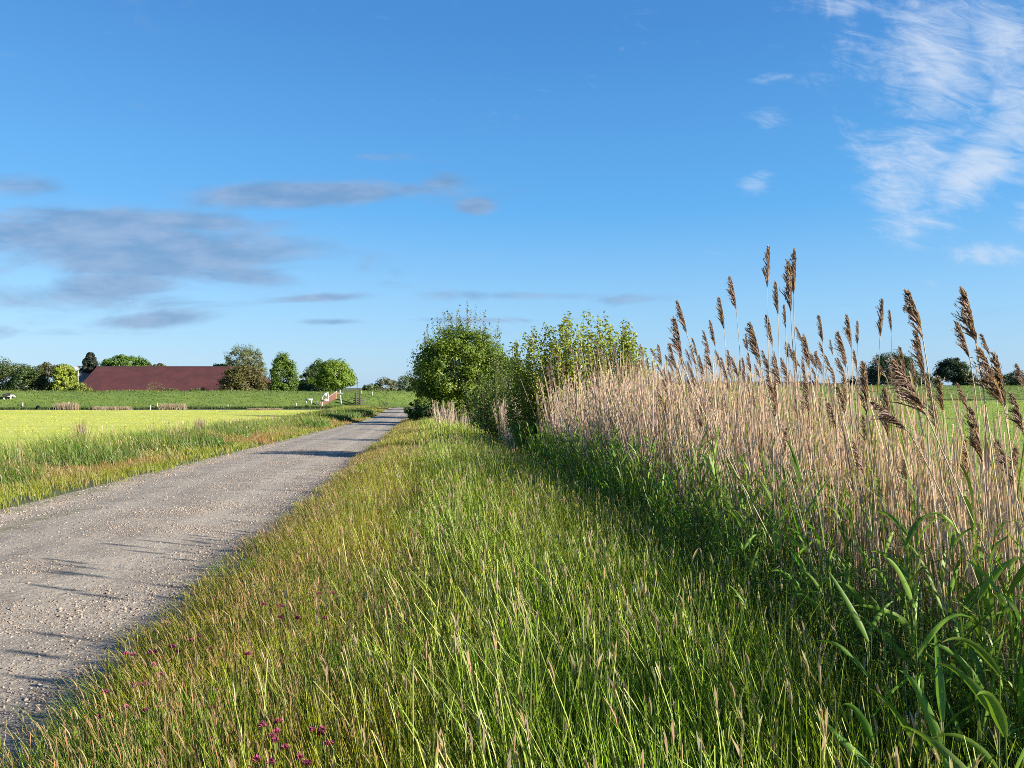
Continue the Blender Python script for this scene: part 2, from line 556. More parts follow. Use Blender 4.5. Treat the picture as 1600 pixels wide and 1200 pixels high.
M['ground'] = ground_material()
sheet('ground', lambda s: s > -1e9, lambda y: y > -1e9, 0.0, M['ground'])
fine_s = np.arange(-6.75, -1.45, .1)
sheet('gravel_road', lambda s: (s >= -6.75) & (s <= -1.45), lambda y: (y > -16) & (y < 172), 0.008, road_material(), xs=fine_s)
M['mown'] = field_material('mown_field', (.35, .39, .04), (.46, .47, .08), (.18, .24, .02), 8, .05, .55, 3.0)
M['pasture'] = field_material('pasture', (.15, .225, .012), (.19, .27, .016), (.09, .15, .008), 3, .12, .5, 4.0)
M['dyke'] = field_material('dyke_turf', (.065, .115, .012), (.105, .15, .02), (.035, .07, .008), 12, .16, .55, 2.5)


def dyke_sheet():
    xs = np.arange(-420, 520, 2.5)
    ds = np.concatenate([np.linspace(-15.5, -3, 11), np.linspace(-1, 3, 3), np.linspace(5, 15, 7)])
    X, Dd = np.meshgrid(xs, ds); Y = dyke_y(X) + Dd
    Z = ground_z(X, Y) + .05
    v = np.stack([X, Y, Z], -1).reshape(-1, 3); ny, nx = X.shape
    i = np.arange(ny - 1)[:, None] * nx + np.arange(nx - 1)[None]
    mb = MB(); mb.add(v, np.stack([i, i + 1, i + nx + 1, i + nx], -1).reshape(-1, 4))
    tag(mb.build('dyke_terrain', M['dyke'], smooth=True), kind='structure')


dyke_sheet()


def field_sheet(name, x0, x1, y0, y1, mat, cond, step=2.5):
    xs = np.arange(x0, x1, step); ys = np.arange(y0, y1, step)
    X, Y = np.meshgrid(xs, ys); Z = ground_z(X, Y) + .03
    v = np.stack([X, Y, Z], -1).reshape(-1, 3); ny, nx = X.shape
    i = (np.arange(ny - 1)[:, None] * nx + np.arange(nx - 1)[None]).ravel()
    q = np.stack([i, i + 1, i + nx + 1, i + nx], -1)
    cx = v[q].mean(1); ok = cond(cx[:, 0], cx[:, 1])
    mb = MB(); mb.add(v, q[ok])
    tag(mb.build(name, mat, smooth=True), kind='structure')


field_sheet('mown_field', -330, -15, -20, 175, M['mown'], lambda x, y: (S(x, y) < -16.3) & (y < dyke_y(x) - 20) & (y < 151 - (x + 115) * .02))
field_sheet('pasture_field', 2, 420, -20, 240, M['pasture'], lambda x, y: (S(x, y) > 9.0) & (y < dyke_y(x) - 15))


# ------------------------------------------------------------------ grass (stuff)
def at_px(px, py, D):
    return np.array([(px - 800) / F * D, D, EYE - (py - 605) / F * D])


def scatter(n, s0, s1, y0, y1, power=1.0):
    y = y0 + (y1 - y0) * rng.random(n) ** power
    s = rng.uniform(0, 1, n)
    s = (s0(y) if callable(s0) else s0) * (1 - s) + (s1(y) if callable(s1) else s1) * s
    x = s - KS * y
    return x, y, s


def inview(x, y, mL=1.0, mR=1.0):
    return (x > -0.70 * y - mL - .4) & (x < 0.70 * y + mR + .4)


def gp(x, y, dz=-.01):
    return np.stack([x, y, ground_z(x, y) + dz], -1)


def reed_front(y): return 2.5 + .050 * np.minimum(y, 60)


YG = (.215, .235, .014)       # yellow green
GG = (.13, .215, .017)      # fresh green
BG = (.06, .125, .016)      # deep green
RB = (.21, .125, .06)       # red brown seed haze
ST = (.32, .26, .13)       # straw


def verge_right():
    mb = MB()
    for (n, y0, y1, wmul) in ((34000, 1.0, 5, 1.35), (40000, 5, 12, 1.5), (36000, 12, 32, 2.6), (20000, 32, 95, 5.5)):
        x, y, s = scatter(n, -2.1, .75, y0, y1, 1.15)
        keep = inview(x, y) & (rng.random(n) < sst(-2.1, -1.5, s + (vnoise(x, y, .35, 21) - .5) * .6) + .02) & (rng.random(n) < 1 - .75 * sst(-.1, .8, s))
        x, y, s = x[keep], y[keep], s[keep]; k = len(x)
        pn = vnoise(x, y, .9, 11) * .6 + vnoise(x, y, .3, 12) * .4
        h = (.10 + .24 * sst(-2.0, -.5, s) + .10 * vnoise(x, y, 1.4, 13)) * rng.uniform(.6, 1.25, k)
        w = rng.uniform(.0022, .0045, k) * wmul
        c = mixc(YG, GG, sst(.4, .75, pn)) * np.exp(rng.normal(-.08, .35, (k, 1)))
        f = rng.random(k)
        c = np.where((f < .16)[:, None], mixc(ST, RB, rng.random(k)), c)
        lean = np.stack([rng.normal(-.05, .07, k), rng.normal(0, .06, k)], -1)
        blades(mb, gp(x, y), h, w, lean, np.clip(c, .01, .9), 3, tip=np.clip(c * 1.12, 0, .9))
    tag(mb.build('verge_grass', M['grass']), 'short yellow green grass along the near edge of the gravel road', 'grass', kind='stuff')
    # fine fescue stalks with red brown heads: the pinkish haze over the verge
    mb = MB()
    for (n, y0, y1, wmul) in ((3600, 1.2, 5, 1), (7000, 5, 12, 1.1), (8000, 12, 32, 1.7), (5000, 32, 95, 3.5)):
        x, y, s = scatter(n, -1.9, .5, y0, y1, 1.1)
        keep = inview(x, y) & (rng.random(n) < .25 + .75 * sst(.35, .7, vnoise(x, y, 1.6, 14)))
        x, y, s = x[keep], y[keep], s[keep]; k = len(x)
        h = (.22 + .2 * sst(-1.9, -.8, s)) * rng.uniform(.7, 1.25, k)
        lean = np.stack([rng.normal(-.06, .05, k), rng.normal(0, .05, k)], -1)
        b = gp(x, y)
        blades(mb, b, h, .0018 * wmul, lean, jit((.26, .20, .08), k, .15), 2, shape='stem')
        top = b.copy(); top[:, 0] += lean[:, 0] * .8; top[:, 1] += lean[:, 1] * .8; top[:, 2] += h * .86
        blades(mb, top, h * .16, rng.uniform(.003, .0055, k) * wmul, lean * .3, jit((.23, .14, .07), k, .25), 3, shape='head')
    tag(mb.build('seeding_grass', M['straw']), 'fine reddish brown seeding grass stalks over the near verge', 'grass', kind='stuff')


def meadow():
    mb = MB()
    for (n, y0, y1, wmul) in ((19000, .9, 4, 1.7), (27000, 4, 10, 1.75), (28000, 10, 26, 2.8), (24000, 26, 80, 5.5)):
        x, y, s = scatter(n, -.9, lambda yy: reed_front(yy) + .35, y0, y1, 1.1)
        keep = inview(x, y) & (rng.random(n) < sst(-1.0, .2, s + (vnoise(x, y, .8, 22) - .5) * .8) + .05)
        x, y, s = x[keep], y[keep], s[keep]; k = len(x)
        pn = vnoise(x, y, 1.1, 15)
        tall = sst(-.6, .7, s)
        h = (.26 + .40 * tall + .22 * (vnoise(x, y, .6, 16) - .4)) * rng.uniform(.4, 1.3, k)
        w = rng.uniform(.003, .0065, k) * wmul
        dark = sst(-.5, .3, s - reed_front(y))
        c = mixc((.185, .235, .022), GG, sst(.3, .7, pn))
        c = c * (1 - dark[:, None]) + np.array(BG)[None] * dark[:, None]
        c = c * np.exp(rng.normal(.0, .45, (k, 1)))
        f = rng.random(k)
        c = np.where((f < .08)[:, None], jit((.28, .26, .10), k, .15), c)
        lean = np.stack([rng.normal(-.035, .085, k), rng.normal(0, .09, k)], -1) * (h[:, None] / .5)
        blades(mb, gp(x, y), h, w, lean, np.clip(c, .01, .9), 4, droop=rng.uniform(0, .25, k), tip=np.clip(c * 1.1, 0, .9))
    tag(mb.build('meadow_grass', M['grass']), 'tall fresh green meadow grass between verge and reeds', 'grass', kind='stuff')
    # flowering stalks: tall thin culms with pale cylindrical heads
    mb = MB()
    for (n, y0, y1, wmul) in ((1500, 1.3, 4, 1.3), (2500, 4, 10, 1.35), (2400, 10, 26, 1.9), (1700, 26, 75, 3.5)):
        x, y, s = scatter(n, -.7, lambda yy: reed_front(yy) + .1, y0, y1, 1.0)
        keep = inview(x, y) & (rng.random(n) < .2 + .8 * sst(-.5, .6, s))
        x, y, s = x[keep], y[keep], s[keep]; k = len(x)
        h = rng.uniform(.62, .98, k) * (.8 + .2 * sst(-.5, .8, s))
        lean = np.stack([rng.normal(-.07, .10, k), rng.normal(0, .08, k)], -1)
        b = gp(x, y)
        c = mixc((.24, .33, .045), (.38, .38, .13), rng.random(k))
        blades(mb, b, h, .0028 * wmul, lean, c, 4, shape='stem', droop=.12)
        hd = rng.random(k) < .42
        top = b[hd].copy(); t = .93
        top[:, 0] += lean[hd, 0] * t ** 1.7; top[:, 1] += lean[hd, 1] * t ** 1.7; top[:, 2] += h[hd] * (t - .12 * t ** 3)
        kk = hd.sum()
        L = rng.uniform(.05, .095, kk)
        for fa in (0.0, 1.57):
            blades(mb, top, L, rng.uniform(.005, .0075, kk) * wmul, lean[hd] * .12 + rng.normal(0, .006, (kk, 2)), jit((.40, .31, .19), kk, .18), 3, shape='head', face=fa)
    tag(mb.build('flowering_grass', M['straw']), 'pale seed heads on tall thin meadow grass stalks', 'grass', kind='stuff')


def weeds():
    """leafy dark green herbs along the foot of the reeds"""
    mb = MB()
    for (n, y0, y1, sz) in ((1900, 1.6, 5, 1.0), (3000, 5, 14, 1.15), (2400, 14, 40, 2.0)):
        x, y, s = scatter(n, lambda yy: reed_front(yy) - .65, lambda yy: reed_front(yy) + .75, y0, y1, 1.0)
        keep = inview(x, y) & (rng.random(n) < sst(.3, .55, vnoise(x, y, 1.0, 31)) + .1)
        x, y = x[keep], y[keep]; k = len(x)
        h = rng.uniform(.35, 1.05, k)
        b = gp(x, y)
        lean = rng.normal(0, .08, (k, 2))
        blades(mb, b, h, .004 * sz, lean, jit((.10, .15, .03), k), 3, shape='stem')
        nl = 26 if sz < 1.5 else 14
        t = np.tile(np.linspace(.2, 1, nl), (k, 1))
        P = np.repeat(b[:, None], nl, 1)
        P[..., 0] += lean[:, 0:1] * t ** 1.7; P[..., 1] += lean[:, 1:2] * t ** 1.7; P[..., 2] += h[:, None] * t
        ang = rng.uniform(0, 6.28, (k, nl))
        L = rng.uniform(.04, .085, (k, nl)) * sz * (1.15 - .5 * t)
        P = P.reshape(-1, 3); L = L.ravel(); ang = ang.ravel()
        ln = np.stack([np.cos(ang), np.sin(ang)], -1) * L[:, None] * .9
        blades(mb, P, L * .55, L * .26, ln, jit((.075, .145, .018), len(P), .3), 2, face=ang + 1.57, shape='leaf', droop=.6)
        # narrow leaved young reeds crowding the same strip
    for (n, y0, y1, sz) in ((900, 2.4, 6, 1.0), (1700, 6, 14, 1.15), (1400, 14, 38, 2.0)):
        x, y, s = scatter(n, lambda yy: reed_front(yy) - .55, lambda yy: reed_front(yy) + 1.1, y0, y1, 1.0)
        keep = inview(x, y) & (rng.random(n) < (sst(.3, .6, vnoise(x, y, .8, 32)) + .2) * (1 - .7 * sst(.3, 1.1, s - reed_front(y))))
        x, y = x[keep], y[keep]; k = len(x)
        h = rng.uniform(.6, 1.5, k); b = gp(x, y); lean = rng.normal(-.06, .09, (k, 2))
        blades(mb, b, h, .006 * sz, lean, jit((.12, .18, .03), k), 3, shape='stem')
        for q in range(6):
            t = np.clip(.3 + .14 * q + rng.normal(0, .05, k), .1, 1)
            P = b.copy(); P[:, 0] += lean[:, 0] * t ** 1.7; P[:, 1] += lean[:, 1] * t ** 1.7; P[:, 2] += h * t
            L = rng.uniform(.18, .34, k); sg = np.where(rng.random(k) < .65, -1, 1)
            blades(mb, P, L * .95, rng.uniform(.010, .020, k) * sz, np.stack([sg * L * rng.uniform(.15, .6, k), rng.normal(0, .4, k) * L], -1), jit((.15, .25, .03), k, .3), 4, shape='leaf', droop=rng.uniform(0, .6, k))
    tag(mb.build('leafy_weeds', M['leaf']), 'leafy green weeds and young reed shoots at the foot of the dry reeds', 'weeds', kind='stuff')


def left_verge():
    mb = MB()
    for (n, y0, y1, wmul) in ((52000, 7, 22, 1.6), (50000, 22, 60, 3.2), (36000, 60, 165, 8.0)):
        x, y, s = scatter(n, -17.5, -6.45, y0, y1, 1.1)
        keep = inview(x, y, 3, 1)
        x, y, s = x[keep], y[keep], s[keep]; k = len(x)
        edge = sst(-6.5, -6.95, s + (vnoise(x, y, .6, 23) - .5) * .7) if False else sst(6.45, 6.95, -s + (vnoise(x, y, .6, 23) - .5) * .7)
        tall = sst(8.6, 10.4, -s + (vnoise(x, y, 2.6, 24) - .5) * 2.0)
        gone = sst(13.5, 16.5, -s)
        keep = (rng.random(k) < edge) & (rng.random(k) < 1 - .6 * gone)
        x, y, s, tall, gone = [a[keep] for a in (x, y, s, tall, gone)]; k = len(x)
        h = (.16 + .10 * vnoise(x, y, 1.2, 25) + .76 * tall * (.55 + .7 * vnoise(x, y, 1.9, 26)) * (1 - .3 * gone)) * rng.uniform(.55, 1.2, k)
        w = rng.uniform(.004, .007, k) * wmul
        pn = vnoise(x, y, 2.4, 27)
        low = mixc((.15, .19, .016), (.20, .13, .045), sst(.38, .75, vnoise(x, y, 3.0, 28)))
        hi = mixc((.10, .175, .020), (.19, .24, .03), sst(.35, .7, pn))
        c = low * (1 - tall[:, None]) + hi * tall[:, None]
        c = c * (1 + rng.normal(0, .2, (k, 1)))
        c = np.where((rng.random(k) < .07)[:, None], jit((.33, .26, .15), k, .15), c)
        lean = np.stack([rng.normal(-.08, .10, k), rng.normal(0, .1, k)], -1) * (h[:, None] / .4)
        blades(mb, gp(x, y), h, w, lean, np.clip(c, .01, .9), 3, droop=rng.uniform(0, .3, k))
    tag(mb.build('roadside_grass', M['grass']), 'mixed low and tall grass on the far side of the gravel road', 'grass', kind='stuff')
    mb = MB()
    for (n, y0, y1, wm) in ((2600, 8, 24, 1.3), (2800, 24, 70, 2.5), (1000, 70, 150, 6)):
        x, y, s = scatter(n, -16, -7.2, y0, y1, 1.1)
        k0 = inview(x, y, 3, 1) & (rng.random(n) < .15 + sst(.35, .7, vnoise(x, y, 2.2, 29))); x, y, s = x[k0], y[k0], s[k0]; k = len(x)
        h = (.35 + .55 * sst(8.6, 10.2, -s)) * rng.uniform(.7, 1.2, k)
        lean = rng.normal(-.05, .1, (k, 2)); b = gp(x, y)
        blades(mb, b, h, .003 * wm, lean, jit((.28, .24, .12), k, .15), 3, shape='stem')
        top = b.copy(); top[:, 0] += lean[:, 0] * .85; top[:, 1] += lean[:, 1] * .85; top[:, 2] += h * .9
        blades(mb, top, h * .2, rng.uniform(.005, .010, k) * wm, lean * .3, jit((.32, .24, .15), k, .25), 3, shape='head')
    tag(mb.build('seeding_roadside_grass', M['straw']), 'pale straw coloured seed stalks over the far roadside grass', 'grass', kind='stuff')
    # darker, broader clumps (young reed and nettles) in the tall strip
    mb = MB()
    spots = [(-9.3, 16, 1.2, .75), (-8.9, 13.5, .8, .5), (-10.5, 22, 2.2, 1.0), (-10.8, 30, 3, 1.0), (-11.5, 38, 3, 1.1), (-8.2, 31, .7, .4), (-10, 60, 3, 1.0),
             (-9.8, 82, 2.5, 1.2), (-10.5, 100, 3, 1.4), (-10, 120, 3, 1.4), (-12, 47, 2.5, 1.2)]
    for (s0, y0, r, hh) in spots:
        n = int(1300 * r)
        a = rng.uniform(0, 6.28, n); rr = r * np.sqrt(rng.random(n))
        y = y0 + np.sin(a) * rr * 1.5; s = s0 + np.cos(a) * rr; x = s - KS * y
        h = hh * rng.uniform(.45, 1.1, n) * (1 - .4 * rr / r)
        sc = max(1, y0 / 18)
        lean = np.stack([rng.normal(-.12, .14, n), rng.normal(0, .12, n)], -1)
        blades(mb, gp(x, y), h, rng.uniform(.009, .016, n) * sc, lean, jit((.07, .13, .02), n, .3), 3, droop=rng.uniform(0, .4, n))
    tag(mb.build('rank_undergrowth', M['grass']), 'darker blue green clumps in the far roadside verge', 'undergrowth', kind='stuff')


def far_tufts():
    """rough grass on dykes and fields so they do not read as flat paint"""
    mb = MB()
    n = 42000
    x = rng.uniform(-190, 230, n); y = dyke_y(x) + rng.uniform(-16.5, 2, n)
    k0 = inview(x, y, 8, 8); x, y = x[k0], y[k0]; k = len(x)
    h = rng.uniform(.12, .38, k); w = rng.uniform(.08, .22, k)
    c = mixc((.055, .10, .010), (.11, .15, .022), sst(.25, .75, .5 * vnoise(x * .2, y, 1.4, 41) + .5 * vnoise(x, y, 5, 44))) * (1 + rng.normal(0, .2, (k, 1)))
    blades(mb, gp(x, y, .03), h, w, rng.normal(-.05, .08, (k, 2)), np.clip(c, .01, .9), 1)
    # ditch fringe at the foot of the far left dyke: dark sedge
    n = 9000
    x = rng.uniform(-140, -30, n); y = dyke_y(x) - 17 + rng.normal(0, .7, n)
    blades(mb, gp(x, y), rng.uniform(.25, .7, n), rng.uniform(.08, .2, n), rng.normal(0, .12, (n, 2)), jit((.03, .06, .01), n, .25), 1)
    x = rng.uniform(20, 200, n); y = dyke_y(x) - 15 - 2 * vnoise(x, x * 0, 18, 46) + rng.normal(0, .5, n); k0 = rng.random(n) < .25 + .9 * sst(.3, .6, vnoise(x, x * 0, 9, 47)); x, y = x[k0], y[k0]; k = len(x)
    blades(mb, gp(x, y), rng.uniform(.2, .55, k), rng.uniform(.08, .2, k), rng.normal(0, .12, (k, 2)), jit((.03, .05, .01), k, .25), 1)
    tag(mb.build('dyke_grass', M['grass']), 'rough grass tufts on the distant dyke slopes', 'grass', kind='stuff')
    mb = MB()
    for (px0, px1, hh) in ((88, 122, 1.4), (146, 205, .8), (250, 292, 1.25), (390, 440, .35)):
        n = 1600
        px = rng.uniform(px0, px1, n) + rng.normal(0, 2, n)
        y = 155 + rng.normal(0, 1.2, n); x = (px - 800) / F * y
        blades(mb, gp(x, y), hh * rng.uniform(.5, 1.1, n), rng.uniform(.04, .09, n), rng.normal(-.1, .12, (n, 2)), jit((.24, .19, .12), n, .25), 1)
    # pasture tufts beyond the reeds
    tag(mb.build('pale_reed_tufts', M['straw']), 'pinkish dry reed tufts along the ditch below the far dyke', 'reed tufts', kind='stuff')
    mb = MB()
    n = 60000
    y = 12 + 190 * rng.random(n) ** 1.7; x = rng.uniform(0, 1, n) * (.75 * y + 3 - (9.4 - KS * y)) + (9.4 - KS * y)
    k0 = (S(x, y) > 9.1) & (x > .12 * y - 4); x, y = x[k0], y[k0]; k = len(x)
    c = mixc((.14, .215, .010), (.21, .28, .016), vnoise(x, y, 3, 42)) * (1 + rng.normal(0, .18, (k, 1)))
    blades(mb, gp(x, y, .02), rng.uniform(.05, .16, k), .006 + .0009 * y, rng.normal(0, .04, (k, 2)), np.clip(c, .01, .9), 1)
    tag(mb.build('pasture_grass', M['grass']), 'bright green grazed grass behind the reeds', 'grass', kind='stuff')
    mb = MB()
    n = 50000
    y = 40 + 112 * rng.random(n) ** 1.3; x = rng.uniform(-.72, 0, n) * y
    k0 = (S(x, y) < -15.5) & (y < 150); x, y = x[k0], y[k0]; k = len(x)
    st = sst(.25, .75, .55 * vnoise(x * .05 + y * .01, y, 1.6, 43) + .45 * vnoise(x * .03, y, 3.1, 45)); c = mixc((.25, .31, .03), (.47, .475, .075), st) * (1 + rng.normal(0, .05, (k, 1)))
    blades(mb, gp(x, y, .02), rng.uniform(.02, .06, k), .010 + .0010 * y, rng.normal(0, .04, (k, 2)), np.clip(c, .01, .9), 1)
    tag(mb.build('mown_grass', M['grass']), 'cut yellow green stubble of the hay field', 'grass', kind='stuff')


# ------------------------------------------------------------------ gravel
def gravel():
    mb = MB()
    oc = np.array([[1, 0, 0], [-1, 0, 0], [0, 1, 0], [0, -1, 0], [0, 0, 1], [0, 0, -1]], float)
    fc = np.array([[0, 2, 4], [2, 1, 4], [1, 3, 4], [3, 0, 4], [2, 0, 5], [1, 2, 5], [3, 1, 5], [0, 3, 5]])
    def stones(n, s0, s1, y0, y1, r0, r1, dens, power=1.3):
        x, y, s = scatter(n, s0, s1, y0, y1, power)
        k0 = inview(x, y, 1.5) & (rng.random(n) < dens(x, y, s)); x, y = x[k0], y[k0]; k = len(x)
        r = r0 + (r1 - r0) * rng.random(k) ** 3
        v = oc[None] * (r[:, None, None] * rng.uniform(.6, 1.25, (k, 6, 1)))
        v[..., 2] *= .7
        a = rng.uniform(0, 6.28, k); ca, sa = np.cos(a)[:, None], np.sin(a)[:, None]
        v = np.stack([v[..., 0] * ca - v[..., 1] * sa, v[..., 0] * sa + v[..., 1] * ca, v[..., 2]], -1)
        v += rng.normal(0, 1, v.shape) * r[:, None, None] * .18
        v += gp(x, y, .008)[:, None] + np.array([0, 0, 1])[None, None] * (r * .12)[:, None, None]
        q = (fc[None] + np.arange(k)[:, None, None] * 6).reshape(-1, 3)
        c = mixc((.29, .255, .205), (.27, .205, .165), rng.random(k)) * rng.uniform(.45, 1.15, (k, 1))
        mb.add(v.reshape(-1, 3), q, np.repeat(np.clip(c, 0, .75), 6, 0))
    pile = lambda x, y, s: .16 + .9 * sst(.45, .75, vnoise(x, y, .9, 51)) * sst(-5.6, -3.0, s) + .6 * sst(-3.2, -2.2, s)
    stones(80000, -6.6, -1.6, 2.5, 12, .003, .015, pile)
    stones(9000, -6.6, -1.6, 2.5, 14, .010, .026, lambda x, y, s: .06 + .9 * sst(.55, .8, vnoise(x, y, .9, 51)) * sst(-5.6, -3.0, s))
    stones(42000, -6.6, -1.6, 12, 34, .007, .024, pile)
    stones(8000, -6.7, -5.9, 8, 34, .01, .03, lambda x, y, s: .3 + 0 * x)
    tag(mb.build('loose_gravel', M['stone']), 'loose pinkish grey stones scattered on the road', 'gravel', kind='stuff')


# ------------------------------------------------------------------ reed bed
def reed_bed():
    mb = MB()
    def stems(n, y0, y1, wmul, hfun, s0, s1, tri=True):
        x, y, s = scatter(n, s0, s1, y0, y1, 1.0)
        k0 = inview(x, y, 1, 1.5); x, y, s = x[k0], y[k0], s[k0]; k = len(x)
        h = hfun(x, y, s, k)
        lean = np.stack([rng.normal(-.05, .15, k), rng.normal(0, .13, k)], -1) * (h / 1.8)[:, None]
        b = gp(x, y)
        c = mixc((.68, .50, .47), (.66, .53, .40), rng.random(k)) * rng.uniform(.42, 1.25, (k, 1))
        gn = rng.random(k) < .10
        c[gn] = jit((.27, .30, .06), gn.sum(), .15)
        w = rng.uniform(.0045, .0085, k) * wmul
        f = rng.uniform(0, 3.14, k)
        blades(mb, b, h, w, lean, np.clip(c, 0, .8), 3, shape='stem', face=f)
        blades(mb, b, h * .999, w, lean, np.clip(c, 0, .8), 3, shape='stem', face=f + 1.4)
        # a few broken, crossed and leaning stalks
        m = int(k * .07); j = rng.integers(0, k, m)
        a = rng.uniform(0, 6.28, m)
        blades(mb, b[j] + np.array([0, 0, 1.0]) * (h[j] * rng.uniform(.1, .5, m))[:, None], h[j] * rng.uniform(.1, .5, m), w[j] * .9,
               np.stack([np.cos(a), np.sin(a)], -1) * rng.uniform(.2, .7, m)[:, None], np.clip(c[j] * .8, 0, .8), 3, shape='stem')
        # dry leaf fragments
        m = int(k * 1.1); j = rng.integers(0, k, m); t = rng.uniform(.15, .85, m)
        P = b[j].copy(); P[:, 0] += lean[j, 0] * t ** 1.7; P[:, 1] += lean[j, 1] * t ** 1.7; P[:, 2] += h[j] * t
        a = rng.uniform(0, 6.28, m); L = rng.uniform(.08, .24, m)
        blades(mb, P, L * rng.uniform(-.2, .8, m), rng.uniform(.004, .009, m) * wmul, np.stack([np.cos(a), np.sin(a)], -1) * L[:, None] * .45,
               jit((.46, .35, .26), m, .25), 2, shape='leaf')
    near = lambda x, y, s, k: (1.32 + .95 * sst(4, 15, y) + .35 * (vnoise(x, y, 1.2, 61) - .5) + .35 * (vnoise(x, y, .35, 62) - .5)) * rng.beta(2.9, 1.5, k) * 1.32
    rear = lambda y: reed_front(y) + np.interp(y, [0, 8, 16, 40], [1.9, 2.4, 3.6, 4.4])
    stems(2300, 1.9, 6, 1.0, near, reed_front, rear)
    stems(4700, 6, 14, 1.15, near, reed_front, rear)
    stems(7500, 14, 38, 1.7, near, reed_front, rear)
    stems(170, 44, 66, 2.4, lambda x, y, s, k: rng.uniform(.6, 2.2, k), 1.0, 3.2)
    stems(420, 25, 34, 1.8, lambda x, y, s, k: near(x, y, s, k) * .8, lambda y: reed_front(y) - .7, reed_front)
    # taller scattered stalks
    tallf = lambda x, y, s, k: (2.0 + .75 * sst(4, 15, y)) * rng.uniform(.8, 1.15, k)
    stems(750, 2.4, 7, 1.0, tallf, lambda y: reed_front(y) + .2, rear)
    stems(1500, 7, 18, 1.15, tallf, lambda y: reed_front(y) + .3, rear)
    stems(800, 18, 36, 1.7, tallf, lambda y: reed_front(y) + .3, rear)
    tag(mb.build('dry_reed_bed', M['straw']), 'dense bed of pale pinkish straw coloured dry reed stalks', 'reed bed', kind='stuff')


def hermite(p0, p1, t0, t1, n):
    t = np.linspace(0, 1, n)[:, None]
    return (2 * t**3 - 3 * t**2 + 1) * p0 + (t**3 - 2 * t**2 + t) * t0 + (-2 * t**3 + 3 * t**2) * p1 + (t**3 - t**2) * t1


def plume_mesh(mb, neck, tip, L, dens=1.0, side=-1.0, width=1.0, bright=1.0):
    ax = tip - neck
    n = int(90 * dens)
    u = rng.random(n) ** .85 * .97
    mid = neck + ax * .5 + np.array([0.06 * -side * L, 0, .05 * L])
    t = u[:, None]
    O = (1 - t) ** 2 * neck + 2 * t * (1 - t) * mid + t ** 2 * tip
    T = 2 * (1 - t) * (mid - neck) + 2 * t * (tip - mid); T /= np.linalg.norm(T, axis=1, keepdims=True)
    sd_ = np.stack([np.full(n, side) * rng.uniform(.3, 1.0, n) + rng.normal(0, .12, n), rng.normal(0, .5, n), rng.normal(-.1, .2, n)], -1)
    dirv = T * rng.uniform(.75, 1.1, n)[:, None] + sd_ * .36 * width
    dirv /= np.linalg.norm(dirv, axis=1, keepdims=True)
    ln = L * (.52 * (1 - u) ** .8 + .05) * rng.uniform(.4, 1.25, n)
    tt = np.linspace(0, 1, 4)[None, :, None]
    P = O[:, None] + dirv[:, None] * ln[:, None, None] * tt
    P[..., 2] -= (ln[:, None] * .28) * tt[..., 0] ** 2
    P[..., 0] += side * ln[:, None] * .08 * tt[..., 0] ** 2
    W = (.0029 * L / .25) * np.array([.5, 1.1, 1.0, .25])[None, :, None]
    fv = rng.normal(size=(n, 3)); fv = np.cross(fv, dirv); fv /= np.linalg.norm(fv, axis=1, keepdims=True)
    v = np.stack([P - fv[:, None] * W, P + fv[:, None] * W], 2).reshape(-1, 3)
    o = np.arange(n)[:, None] * 8 + np.arange(3)[None] * 2
    q = np.stack([o, o + 1, o + 3, o + 2], -1).reshape(-1, 4)
    cb = mixc((.125, .074, .066), (.36, .235, .205), rng.random(n) ** 1.5) * bright
    mb.add(v, q, np.repeat(cb, 8, 0))
    # spikelets
    k = n * 5; j = rng.integers(0, n, k); a = rng.uniform(.1, 1, k)
    idx = np.minimum((a * 3).astype(int), 2); fr = (a * 3 - idx)[:, None]
    pos = P[j, idx] * (1 - fr) + P[j, idx + 1] * fr
    d = dirv[j] + rng.normal(0, .22, (k, 3)); d /= np.linalg.norm(d, axis=1, keepdims=True)
    sl = .020 * L / .25
    pos2 = pos + d * sl * rng.uniform(.6, 1.3, k)[:, None]
    f2 = np.cross(rng.normal(size=(k, 3)), d); f2 /= np.linalg.norm(f2, axis=1, keepdims=True); f2 *= .0019 * L / .25
    m2 = (pos + pos2) / 2
    v = np.stack([pos, m2 - f2, pos2, m2 + f2], 1).reshape(-1, 3)
    mb.add(v, np.arange(4 * k).reshape(-1, 4), np.repeat(mixc((.12, .072, .064), (.44, .31, .265), rng.random(k) ** 1.3) * bright, 4, 0))


